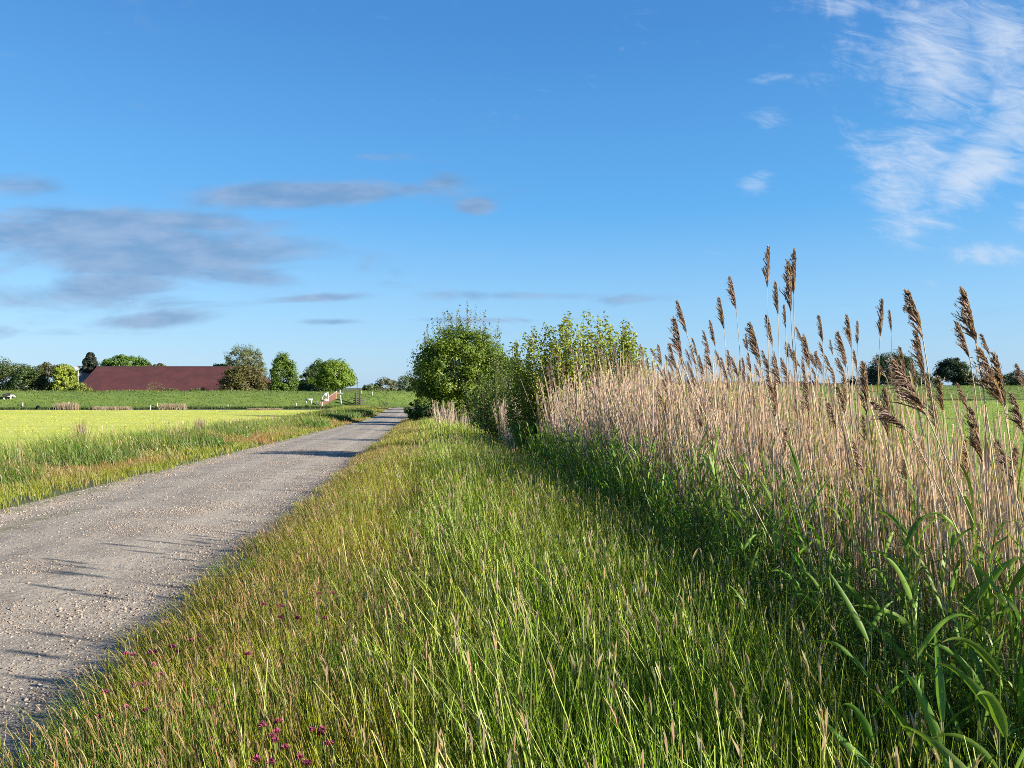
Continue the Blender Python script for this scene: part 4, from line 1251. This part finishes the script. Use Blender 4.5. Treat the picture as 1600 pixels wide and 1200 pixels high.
def far_trees():
    D1, D2 = (.045, .085, .018), (.085, .13, .025)
    B1, B2 = (.15, .25, .02), (.22, .32, .03)
    kw = dict(n_cl=70, lpc=60, leaf=.42, trunk_r=.25)
    pxtree('dark green tree at the left edge behind the dyke', -34, 44, 559, 190, (.055, .085, .015), (.10, .13, .02), **kw)
    pxtree('dark tree second from the left edge behind the dyke', 14, 74, 565, 184, (.035, .07, .02), D2, **kw)
    pxtree('brownish grey green tree beside the yellow green one', 54, 100, 562, 186, (.08, .09, .03), (.13, .13, .045), **kw)
    pxtree('yellow green bushy tree touching the left end of the barn roof', 84, 121, 566, 181, (.22, .29, .03), (.30, .36, .05), **kw)
    pxtree('small yellow green shrub at the lower left corner of the barn roof', 108, 142, 597, 178, (.18, .24, .03), (.26, .30, .05), n_cl=30, lpc=50, leaf=.35, trunk_r=.1)
    pxtree('dark pointed conifer behind the left end of the barn', 127, 155, 547, 232, (.022, .035, .018), (.04, .055, .03), ybot=592, shape='cone', n_cl=60, lpc=60, leaf=.5, trunk_r=.25)
    pxtree('low dark crown beside the pointed conifer', 119, 141, 563, 235, (.022, .035, .018), (.04, .055, .03), n_cl=30, lpc=50, leaf=.5, trunk_r=.2)
    pxtree('round green tree over the left part of the barn ridge', 160, 228, 551, 228, (.08, .17, .02), (.14, .24, .03), ybot=592, **kw)
    pxtree('low brown green crown showing just over the barn ridge', 222, 260, 566, 236, (.10, .10, .035), (.13, .12, .05), ybot=588, n_cl=40, lpc=50, leaf=.5, trunk_r=.25)
    pxtree('thin twiggy shrub in front of the middle of the barn roof', 226, 258, 592, 186, (.17, .16, .08), (.22, .20, .1), n_cl=26, lpc=26, leaf=.26, trunk_r=.06, sparse=.35)
    pxtree('small green shrub right of the twiggy one before the barn', 258, 280, 602, 186, (.15, .20, .04), (.2, .26, .05), n_cl=20, lpc=40, leaf=.3, trunk_r=.06)
    pxtree('wide low shrub before the right part of the barn roof', 292, 330, 603, 186, (.14, .19, .05), (.2, .22, .1), n_cl=24, lpc=40, leaf=.3, trunk_r=.06, sparse=.1)
    pxtree('tallest distant tree, airy grey green crown over the right end of the barn', 351, 412, 537, 222, (.12, .15, .06), (.19, .22, .09), ybot=592, n_cl=95, lpc=42, leaf=.36, trunk_r=.5, clump=.2, limbs=34, sparse=.25)
    pxtree('reddish brown and olive tree covering the right end of the barn', 345, 416, 568, 186, (.10, .08, .03), (.14, .14, .035), n_cl=130, lpc=60, leaf=.4, trunk_r=.3)
    pxtree('low green crown between the barn ridge and the tallest tree', 332, 368, 566, 230, (.08, .14, .03), (.13, .19, .04), ybot=590, n_cl=40, lpc=50, leaf=.45, trunk_r=.25)
    pxtree('pale bluish green tree in the gap right of the tallest tree', 395, 424, 577, 238, (.12, .18, .10), (.17, .22, .14), n_cl=40, lpc=34, leaf=.4, trunk_r=.25, sparse=.3)
    pxtree('upright egg shaped green tree standing alone between two groups', 419, 467, 546, 196, (.09, .17, .02), (.16, .25, .03), shape='tall', n_cl=100, lpc=60, leaf=.4, trunk_r=.3)
    pxtree('dark green tree behind the bright round one', 478, 522, 559, 222, D1, (.10, .17, .025), **kw)
    pxtree('low dark crown between the egg shaped tree and the bright round one', 465, 500, 572, 214, (.03, .06, .02), D2, n_cl=50, lpc=60, leaf=.42, trunk_r=.2)
    pxtree('low dark green bush under the bright round tree', 466, 514, 588, 190, (.04, .08, .018), D2, n_cl=50, lpc=60, leaf=.4, trunk_r=.2)
    pxtree('bright yellow green round tree with a pale trunk by the brick bridge', 494, 553, 561, 180, B1, B2, ybot=612, n_cl=110, lpc=60, leaf=.38, trunk_r=.28, bark=solid_mat('pale_bark', (.36, .31, .24), (.5, .44, .34), 3, .9))
    pxtree('small round bush on the horizon right of the bright tree', 566, 592, 596, 250, (.09, .14, .03), (.13, .18, .05), n_cl=30, lpc=50, leaf=.45, trunk_r=.15)
    pxtree('grey green bush on the horizon between two greener ones', 586, 620, 586, 262, (.16, .18, .10), (.21, .22, .13), n_cl=40, lpc=50, leaf=.5, trunk_r=.2)
    pxtree('bluish green tree on the horizon left of the roadside group', 612, 660, 586, 300, (.11, .17, .09), (.15, .21, .11), n_cl=50, lpc=50, leaf=.6, trunk_r=.2)
    pxtree('large dark round tree on the horizon behind the right reeds', 1352, 1436, 548, 310, (.03, .06, .022), (.06, .10, .03), n_cl=110, lpc=60, leaf=.6, trunk_r=.5)
    pxtree('low dark tree right of the large dark round one', 1425, 1470, 582, 315, (.03, .055, .022), (.05, .08, .03), n_cl=60, lpc=50, leaf=.6, trunk_r=.3)
    pxtree('medium dark tree on the horizon seen between the right plumes', 1466, 1512, 557, 320, (.035, .065, .03), (.07, .105, .04), ybot=600, n_cl=80, lpc=55, leaf=.6, trunk_r=.4)
    pxtree('greener low tree attached to the medium dark one', 1496, 1530, 580, 318, (.07, .11, .035), (.1, .14, .045), n_cl=50, lpc=50, leaf=.6, trunk_r=.3)
    pxtree('low dark tree left of the right edge on the horizon', 1530, 1572, 583, 325, (.03, .055, .022), (.05, .085, .03), n_cl=60, lpc=50, leaf=.6, trunk_r=.3)
    pxtree('low dark tree at the right edge on the horizon', 1560, 1625, 577, 325, (.03, .055, .022), (.05, .085, .03), n_cl=70, lpc=50, leaf=.6, trunk_r=.3)
    pxtree('tiny dark tree on the horizon at the end of the long barn', 1318, 1345, 587, 320, (.03, .055, .022), (.05, .085, .03), n_cl=30, lpc=50, leaf=.5, trunk_r=.2)


# ------------------------------------------------------------------ buildings
def tile_material(name, a, b, row=.35, colw=.3):
    m = bpy.data.materials.new(name); m.use_nodes = True
    t = m.node_tree; h = N(t); bs = t.nodes['Principled BSDF']
    geo = h.new('ShaderNodeNewGeometry'); sp = h.new('ShaderNodeSeparateXYZ'); t.links.new(geo.outputs['Position'], sp.inputs[0])
    br = h.new('ShaderNodeTexBrick'); br.offset = 0.0
    br.inputs['Scale'].default_value = 1.0
    br.inputs['Brick Width'].default_value = colw; br.inputs['Row Height'].default_value = row * .55
    br.inputs['Mortar Size'].default_value = .035; br.inputs['Mortar Smooth'].default_value = .6
    br.inputs['Color1'].default_value = (*a, 1); br.inputs['Color2'].default_value = (*b, 1)
    br.inputs['Mortar'].default_value = (*[v * .45 for v in a], 1)
    t.links.new(h.xyz(sp.outputs[0], sp.outputs[2], 0), br.inputs['Vector'])
    n = h.noise(geo.outputs['Position'], .35, 4.0, .6)
    c = h.mix(h.smooth(n, .35, .7, 0, .45), br.outputs['Color'], tuple(v * 1.35 for v in b))
    t.links.new(c, bs.inputs['Base Color']); bs.inputs['Roughness'].default_value = .8
    return m


def solid_faces(name, verts, faces, mat, parent, origin):
    me = bpy.data.meshes.new(name)
    me.from_pydata([tuple(np.array(v) - np.array(origin)) for v in verts], [], faces)
    me.materials.append(mat); me.update()
    o = bpy.data.objects.new(name, me); COL.objects.link(o); o.parent = parent
    return o


def barn(label, x0, x1, y0, y1, eave, ridge, roofmat, wallmat, hipL=0.0, hipR=0.0, over=.5, name='barn', th=.25, ridgemat=None, win=0, yaw=0.0):
    gz = float(ground_z((x0 + x1) / 2, (y0 + y1) / 2)) - .3
    o = np.array([(x0 + x1) / 2, (y0 + y1) / 2, gz])
    root = empty(name, o, label, 'barn' if name == 'barn' else 'house')
    ym = (y0 + y1) / 2
    W = [(x0, y0), (x1, y0), (x1, y1), (x0, y1)]
    slope = (ridge - eave) / (ym - y0)
    # walls up to the roof underside, with gable ends where there is no hip
    v = [(x, y, gz) for x, y in W] + [(x, y, eave - th) for x, y in W]
    f = [(0, 1, 5, 4), (1, 2, 6, 5), (2, 3, 7, 6), (3, 0, 4, 7)]
    if not hipL:
        v.append((x0, ym, ridge - th - .05)); f.append((7, 4, len(v) - 1))
    if not hipR:
        v.append((x1, ym, ridge - th - .05)); f.append((5, 6, len(v) - 1))
    solid_faces('wall', v, f, wallmat, root, o)
    e = eave - slope * over
    a = [(x0 - over, y0 - over, e), (x1 + over, y0 - over, e), (x1 + over, y1 + over, e), (x0 - over, y1 + over, e)]
    r = [(x0 - over + hipL, ym, ridge), (x1 + over - hipR, ym, ridge)]
    top = a + r; bot = [(p[0], p[1], p[2] - th) for p in top]
    V = top + bot
    Fc = [(0, 1, 5, 4), (2, 3, 4, 5), (3, 0, 4), (1, 2, 5)]
    Fb = [tuple(i + 6 for i in reversed(q)) for q in Fc]
    if not hipL: Fc = [q for q in Fc if q != (3, 0, 4)]; Fb = [q for q in Fb if q != (10, 6, 9)]
    if not hipR: Fc = [q for q in Fc if q != (1, 2, 5)]; Fb = [q for q in Fb if q != (11, 8, 7)]
    edges = [(0, 1), (2, 3)]
    if hipL: edges.append((3, 0))
    else: edges += [(3, 4), (4, 0)]
    if hipR: edges.append((1, 2))
    else: edges += [(1, 5), (5, 2)]
    Fe = [(j + 0, i + 0, i + 6, j + 6) for i, j in edges]
    solid_faces('roof', V, Fc + Fb + Fe, roofmat, root, o)
    mb = MB(); tube(mb, np.array([r[0], r[1]]) + np.array([0, 0, .04]), [.16, .16], 6, (1, 1, 1)); mb.build('ridge_cap', ridgemat or roofmat, root, origin=o)
    for i in range(win):
        wx = x0 + (x1 - x0) * (i + .6) / win
        mb = MB(); box(mb, (wx, y0 - .03, eave - 1.0), (1.4, .08, .9)); mb.build('window', M['darkwood'], root, origin=o)
    return root


def buildings():
    rt = tile_material('maroon_tiles', (.056, .0125, .0125), (.072, .018, .0165))
    rg = tile_material('grey_tiles', (.12, .10, .095), (.15, .13, .12))
    rd = tile_material('brown_tiles', (.035, .024, .022), (.05, .035, .03))
    wb = solid_mat('barn_brick', (.22, .11, .08), (.28, .16, .12), 2.0, .9)
    wp = solid_mat('pale_wall', (.66, .60, .52), (.72, .68, .60), 1.0, .8)
    rm = solid_mat('dark_ridge', (.03, .02, .02), (.05, .03, .03), 1.0, .8)
    barn('long barn with a huge maroon tiled roof behind the dyke', -112.0, -63.5, 198, 218, .9, 7.2, rt, wb, 0.0, 9.0, name='barn', ridgemat=rm, win=6)
    barn('grey roofed house half hidden behind the left end of the barn', -133, -117, 226, 238, 1.8, 7.3, rg, wb, 3.0, 3.0, name='house', win=2)
    barn('small red brick and white farmhouse right of the barn', -64.0, -58.5, 197, 203, 1.1, 2.6, rt, solid_mat('pink_brick', (.5, .28, .2), (.6, .42, .34), 1.5, .9), 0, 0, name='house', win=2)
    barn('long low dark roofed barn on the horizon behind the reeds', 72, 134, 330, 345, 1.9, 4.0, rd, wb, 0, 0, name='barn', win=0)
    barn('shorter dark roofed shed with a white gable on the horizon', 137.5, 150, 335, 347, 1.6, 3.3, rd, M['white'], 0, 0, name='barn')
    barn('small white walled house on the horizon below the right trees', 188.5, 193.5, 322, 328, 3.2, 4.6, rg, M['white'], 0, 0, name='house', win=1)
    # round white dish on its pole
    p = at_px(122, 588, 222); b = np.array([p[0], 222.0, float(ground_z(p[0], 222.0))])
    root = empty('satellite_dish', b, 'white round dish on a pole beside the barn roof', 'dish')
    mb = MB(); tube(mb, [b, (b[0], b[1], EYE + 5.0)], [.16, .12], 8); mb.build('pole', M['white'], root, origin=b)
    mb = MB(); zc = EYE + 5.6
    th = np.linspace(0, 6.283, 19)[:-1]
    rings = [(1.0, .0), (.75, .18), (.4, .30), (.05, .34)]
    for sgn in (1, -1):
        rows = np.array([[(b[0] + math.cos(a) * .85 * r, b[1] - .2 + h * (1 if sgn > 0 else .6), zc + math.sin(a) * .62 * r) for a in th] for r, h in rings])
        nn = len(th)
        i = np.arange(3)[:, None] * nn + np.arange(nn)[None]; i2 = np.arange(3)[:, None] * nn + (np.arange(nn)[None] + 1) % nn
        mb.add(rows.reshape(-1, 3), np.stack([i, i2, i2 + nn, i + nn], -1).reshape(-1, 4))
    mb.build('dish_bowl', M['white'], root, smooth=True, origin=b)


def bridge():
    """brick wing wall, white rails and the little gate posts where the path meets the far dyke"""
    D = 166.0
    def P(px, py, d=D): return at_px(px, py, d)
    # wing wall: sloping brick parapet
    a, b_ = P(501, 632), P(525, 632)
    o = np.array([a[0], D, a[2]])
    root = empty('bridge_parapet', o, 'sloping red brick bridge wall below the bright round tree', 'bridge wall')
    t0, t1 = P(501, 629)[2], P(525, 612)[2]; zb = P(501, 634)[2] - .3
    def prism(x0, x1, y0, y1, zb0, z0, z1):
        return [(x0, y0, zb0), (x1, y0, zb0), (x1, y1, zb0), (x0, y1, zb0), (x0, y0, z0), (x1, y0, z1), (x1, y1, z1), (x0, y1, z0)]
    fc = [(0, 3, 2, 1), (4, 5, 6, 7), (0, 1, 5, 4), (1, 2, 6, 5), (2, 3, 7, 6), (3, 0, 4, 7)]
    wv = prism(a[0], b_[0], D, D + .5, zb, t0 - .1, t1 - .1)
    zb2 = P(525, 623)[2]
    wv = [(p_[0], p_[1], zb2) if i in (1, 2) else p_ for i, p_ in enumerate(wv)]
    solid_faces('wall', wv, fc, M['brick'], root, o)
    v = prism(a[0] - .08, b_[0] + .08, D - .08, D + .58, 0, t0, t1)
    v = [(p[0], p[1], ((t0 - .097) if i in (0, 3) else (t1 - .097)) if i < 4 else p[2] + .08) for i, p in enumerate(v)]
    solid_faces('coping', v, fc, solid_mat('coping_stone', (.5, .34, .28), (.6, .45, .38), 3, .9), root, o)
    # white rail
    q = P(503, 630)
    root = empty('white_railing', (q[0], D - 2, q[2]), 'white railing hooped up in front of the brick bridge wall', 'railing')
    oo = (q[0], D - 2, q[2])
    mb = MB()
    pts = [P(503, 634, D - 2), P(503, 621, D - 2), P(508, 615, D - 2), P(512, 612.5, D - 2), P(513, 626, D - 2)]
    tube(mb, pts, [.16] * 5, 6); mb.build('hoop_rail', M['white'], root, origin=oo)
    mb = MB(); box(mb, (P(508, 617, D - 2)[0], D - 2, P(508, 617, D - 2)[2]), (1.0, .12, .75)); mb.build('white_board', M['white'], root, origin=oo)
    mb = MB(); box(mb, (P(508, 625.5, D - 2)[0], D - 2.2, P(508, 625.5, D - 2)[2]), (1.7, .12, .35)); mb.build('lower_rail', M['white'], root, origin=oo)
    # cross shaped white barrier
    c = P(532, 612)
    base = np.array([c[0], D + 2, float(ground_z(c[0], D + 2))])
    root = empty('crossbar_post', base, 'white leaning post with crossed boards right of the brick bridge wall', 'barrier')
    u, w_ = P(531, 609, D + 2), P(533, 622, D + 2)
    mb = MB(); tube(mb, [(w_[0], D + 2, w_[2] - 1.2), u], [.15, .13], 6); mb.build('post', M['white'], root, origin=base)
    mb = MB(); tube(mb, [P(526, 614.5, D + 1.8), P(536, 614.8, D + 1.8)], [.14, .14], 6); mb.build('crossbar', M['white'], root, origin=base)
    # low white slab left
    c = P(483, 624.5, 164)
    mb = MB(); box(mb, (0, 0, .05), (1.4, .8, .35)); box(mb, (-.5, 0, -.5), (.2, .6, .75)); box(mb, (.5, 0, -.5), (.2, .6, .75))
    ob = mb.build('stone_trough', M['white'], origin=(0, 0, 0)); ob.location = c; tag(ob, 'low pale trough on the far bank left of the brick bridge wall', 'trough')
    # dark timber gate posts in the gap right of the tree
    c = P(560, 632, 170); base = np.array([c[0], 170., float(ground_z(c[0], 170.))])
    root = empty('wooden_gate', base, 'dark timber gate with tall post in the gap of the dyke', 'gate')
    mb = MB(); box(mb, (P(556, 0, 170)[0], 170, base[2] + 1.5), (.35, .35, 3.4)); mb.build('post', M['darkwood'], root, origin=base)
    mb = MB(); box(mb, (P(560.5, 0, 170)[0], 171, base[2] + 1.9), (.3, .3, 4.4)); mb.build('post', M['darkwood'], root, origin=base)
    mb = MB()
    for k in range(4): box(mb, ((P(556, 0, 170)[0] + P(566, 0, 170)[0]) / 2, 170.4, base[2] + .5 + k * .45), (2.6, .1, .22))
    mb.build('gate_leaf', M['darkwood'], root, origin=base)
    # thin mast
    c = P(559, 590, 230); b0 = np.array([c[0], 230., float(ground_z(c[0], 230.))])
    mb = MB(); tube(mb, [b0, (b0[0], b0[1], at_px(559, 593, 230)[2])], [.10, .06], 6, (1, 1, 1)); tube(mb, [(b0[0] - .5, 230, 3.2), (b0[0] + .5, 230, 3.2)], [.05, .05], 5)
    tag(mb.build('utility_pole', M['darkwood'], origin=tuple(b0)), 'thin dark pole on the horizon right of the bright round tree', 'pole')


def small_things():
    # white marker posts along the dyke foot
    posts = [(35.5, 633, 158, 'white marker post nearest the left edge at the dyke foot'), (107.5, 632, 160, 'thin pale stake before the dyke below the yellow green tree'),
             (246, 628, 163, 'pale stake at the dyke foot below the twiggy shrub'), (235, 640, 150, 'white peg at the far rim of the mown field'),
             (356, 628, 164, 'pale stake at the dyke foot below the reddish brown tree'), (463, 628, 168, 'pale stake at the dyke foot below the egg shaped tree'),
             (495, 624, 170, 'white stake just left of the brick bridge wall'), (565, 622, 176, 'pale stake right of the timber gate'), (582, 625, 176, 'white stake at the foot of the dyke near the road')]
    for (px, py, D, lab) in posts:
        c = at_px(px, py, D); z = float(ground_z(c[0], D))
        mb = MB(); box(mb, (0, 0, .35), (.16, .16, 1.0)); box(mb, (0, 0, .89), (.20, .20, .08)); box(mb, (0, 0, .6), (.17, .17, .1), (.3, .3, .3))
        o = mb.build('marker_post', M['white'], origin=(0, 0, 0)); o.location = (c[0], D, z)
        tag(o, lab, 'post', 'pale marker posts along the far dyke')
    # weathered dry stumps in the roadside grass
    for (px, py, D, lab) in ((127, 672, 30, 'dark weathered stub in the tall grass below the barn left end'), (312, 662, 40, 'dark weathered stub in the grass below the barn right part')):
        c = at_px(px, py, D); z = float(ground_z(c[0], D)); h = c[2] + .22 - z
        root = empty('weathered_post', (c[0], D, z), lab, 'post', 'weathered posts in the roadside grass')
        mb = MB(); tube(mb, [(c[0], D, z - .1), (c[0] + .03, D, z + h * .6), (c[0] - .05, D, z + h)], [.11, .09, .05], 8, (1, 1, 1)); tube(mb, [(c[0] + .02, D, z + h * .5), (c[0] + .16, D, z + h * .85)], [.05, .03], 6, (1.6, 1.2, 1))
        mb.build('stub', M['bark'], root, origin=(c[0], D, z))
        mb = MB(); n = 90
        bb = np.repeat(np.array([[c[0], D, z + .1]]), n, 0) + rng.normal(0, .1, (n, 3)) * np.array([1, 1, 0])
        blades(mb, bb, h * rng.uniform(.6, 1.15, n), .02, rng.normal(0, .18, (n, 2)), jit((.16, .10, .07), n, .3), 3)
        mb.build('dry_stalks', M['straw'], root, origin=(c[0], D, z))


def blob(mb, c, r, col=None, seg=12, ring=7, noise=.0):
    ph = np.linspace(0, np.pi, ring + 1)[:, None]; th = np.arange(seg)[None] * 2 * np.pi / seg
    v = np.stack([np.sin(ph) * np.cos(th), np.sin(ph) * np.sin(th), np.cos(ph) * np.ones_like(th)], -1)
    v = v * (1 + rng.normal(0, noise, v.shape[:2])[..., None]) * np.array(r) + np.array(c)
    i = np.arange(ring)[:, None] * seg; j = np.arange(seg)[None]; j2 = (j + 1) % seg
    mb.add(v.reshape(-1, 3), np.stack([i + j, i + seg + j, i + seg + j2, i + j2], -1).reshape(-1, 4), col)


def sheep():
    wool = solid_mat('wool', (.66, .62, .52), (.74, .70, .60), 8.0, .95, tint=True)
    def skinned(name, pts, edges, rad, mat, parent):
        me = bpy.data.meshes.new(name); me.from_pydata(pts, edges, []); me.materials.append(mat)
        o = bpy.data.objects.new(name, me); COL.objects.link(o); o.parent = parent
        md = o.modifiers.new('skin', 'SKIN')
        for i, r in enumerate(rad): me.skin_vertices[0].data[i].radius = (r, r)
        me.skin_vertices[0].data[0].use_root = True
        ss = o.modifiers.new('sub', 'SUBSURF'); ss.levels = ss.render_levels = 2
        return o
    def make(loc, rz, label, cat_mat, graze):
        root = empty('sheep', loc, label, 'sheep'); root.rotation_euler.z = rz
        hz = .42 if graze else .98
        pts = [(0, 0, .62), (.32, 0, .64), (.52, 0, .66), (-.32, 0, .64), (-.50, 0, .62),
               (.66, 0, .80 if not graze else .62), (.80, 0, hz), (.95, 0, hz - .07),
               (.36, .14, .42), (.37, .15, .22), (.36, .15, .02), (.36, -.14, .42), (.37, -.15, .22), (.36, -.15, .02),
               (-.38, .14, .44), (-.46, .15, .24), (-.40, .15, .02), (-.38, -.14, .44), (-.46, -.15, .24), (-.40, -.15, .02), (-.60, 0, .48)]
        ed = [(0, 1), (1, 2), (0, 3), (3, 4), (2, 5), (5, 6), (6, 7), (1, 8), (8, 9), (9, 10), (1, 11), (11, 12), (12, 13), (3, 14), (14, 15), (15, 16), (3, 17), (17, 18), (18, 19), (4, 20)]
        rad = [.29, .28, .22, .29, .22, .13, .11, .06, .10, .045, .035, .10, .045, .035, .11, .045, .035, .11, .045, .035, .05]
        skinned('body', pts, ed, rad, cat_mat, root)
        mb = MB()
        for sg in (1, -1): blob(mb, (.78, sg * .13, hz + .05), (.03, .07, .03))
        mb.build('ears', cat_mat, root)
    black = solid_mat('black_fleece_patch', (.02, .02, .02), (.04, .035, .03), 3.0, .95)
    # black and white: upper body dark, lower parts light, split by height on the animal itself
    m = bpy.data.materials.new('pied_coat'); m.use_nodes = True
    t = m.node_tree; h = N(t); tcn = h.new('ShaderNodeTexCoord'); sp = h.new('ShaderNodeSeparateXYZ'); t.links.new(tcn.outputs['Object'], sp.inputs[0])
    f = h.smooth(h.m('ADD', sp.outputs[2], h.m('MULTIPLY', sp.outputs[0], -.35)), .40, .46)
    t.links.new(h.mix(f, (.68, .64, .55), (.02, .02, .02)), t.nodes['Principled BSDF'].inputs['Base Color'])
    def put(px, py, D, rz, lab, mt, graze, sc=1.0):
        c = at_px(px, py, D); z = float(ground_z(c[0], D))
        make((c[0], D, z), rz, lab, mt, graze)
        bpy.data.objects[-1]
    def dykepos(px, frac):
        x = (px - 800) / F * 165; y = 165.
        for _ in range(20):
            y = float(dyke_y(x)) - frac; x = (px - 800) / F * y
        return x, y
    for (px, fr, rz, lab, mt, gz, sc) in ((12, 8.6, .5, 'black and white sheep on the dyke slope at the left edge', m, True, 1.5),
                                          (41, 3.0, 2.2, 'white sheep on top of the dyke near the left edge', wool, False, 1.0),
                                          (60, 17.5, 2.6, 'white sheep at the foot of the dyke at the rim of the mown field', wool, True, .85)):
        x, y = dykepos(px, fr); z = float(ground_z(x, y)) + .02
        make((x, y, z), rz, lab, mt, gz)
        for o in list(COL.objects)[::-1]:
            if o.name.startswith('sheep') and o.type == 'EMPTY' and abs(o.location.x - x) < .01:
                o.scale = (sc, sc, sc); break


verge_right()
meadow()
weeds()
left_verge()
far_tufts()
gravel()
reed_bed()
plumed_reeds()
green_reeds()
clovers()
near_trees()
far_trees()
buildings()
bridge()
small_things()
sheep()
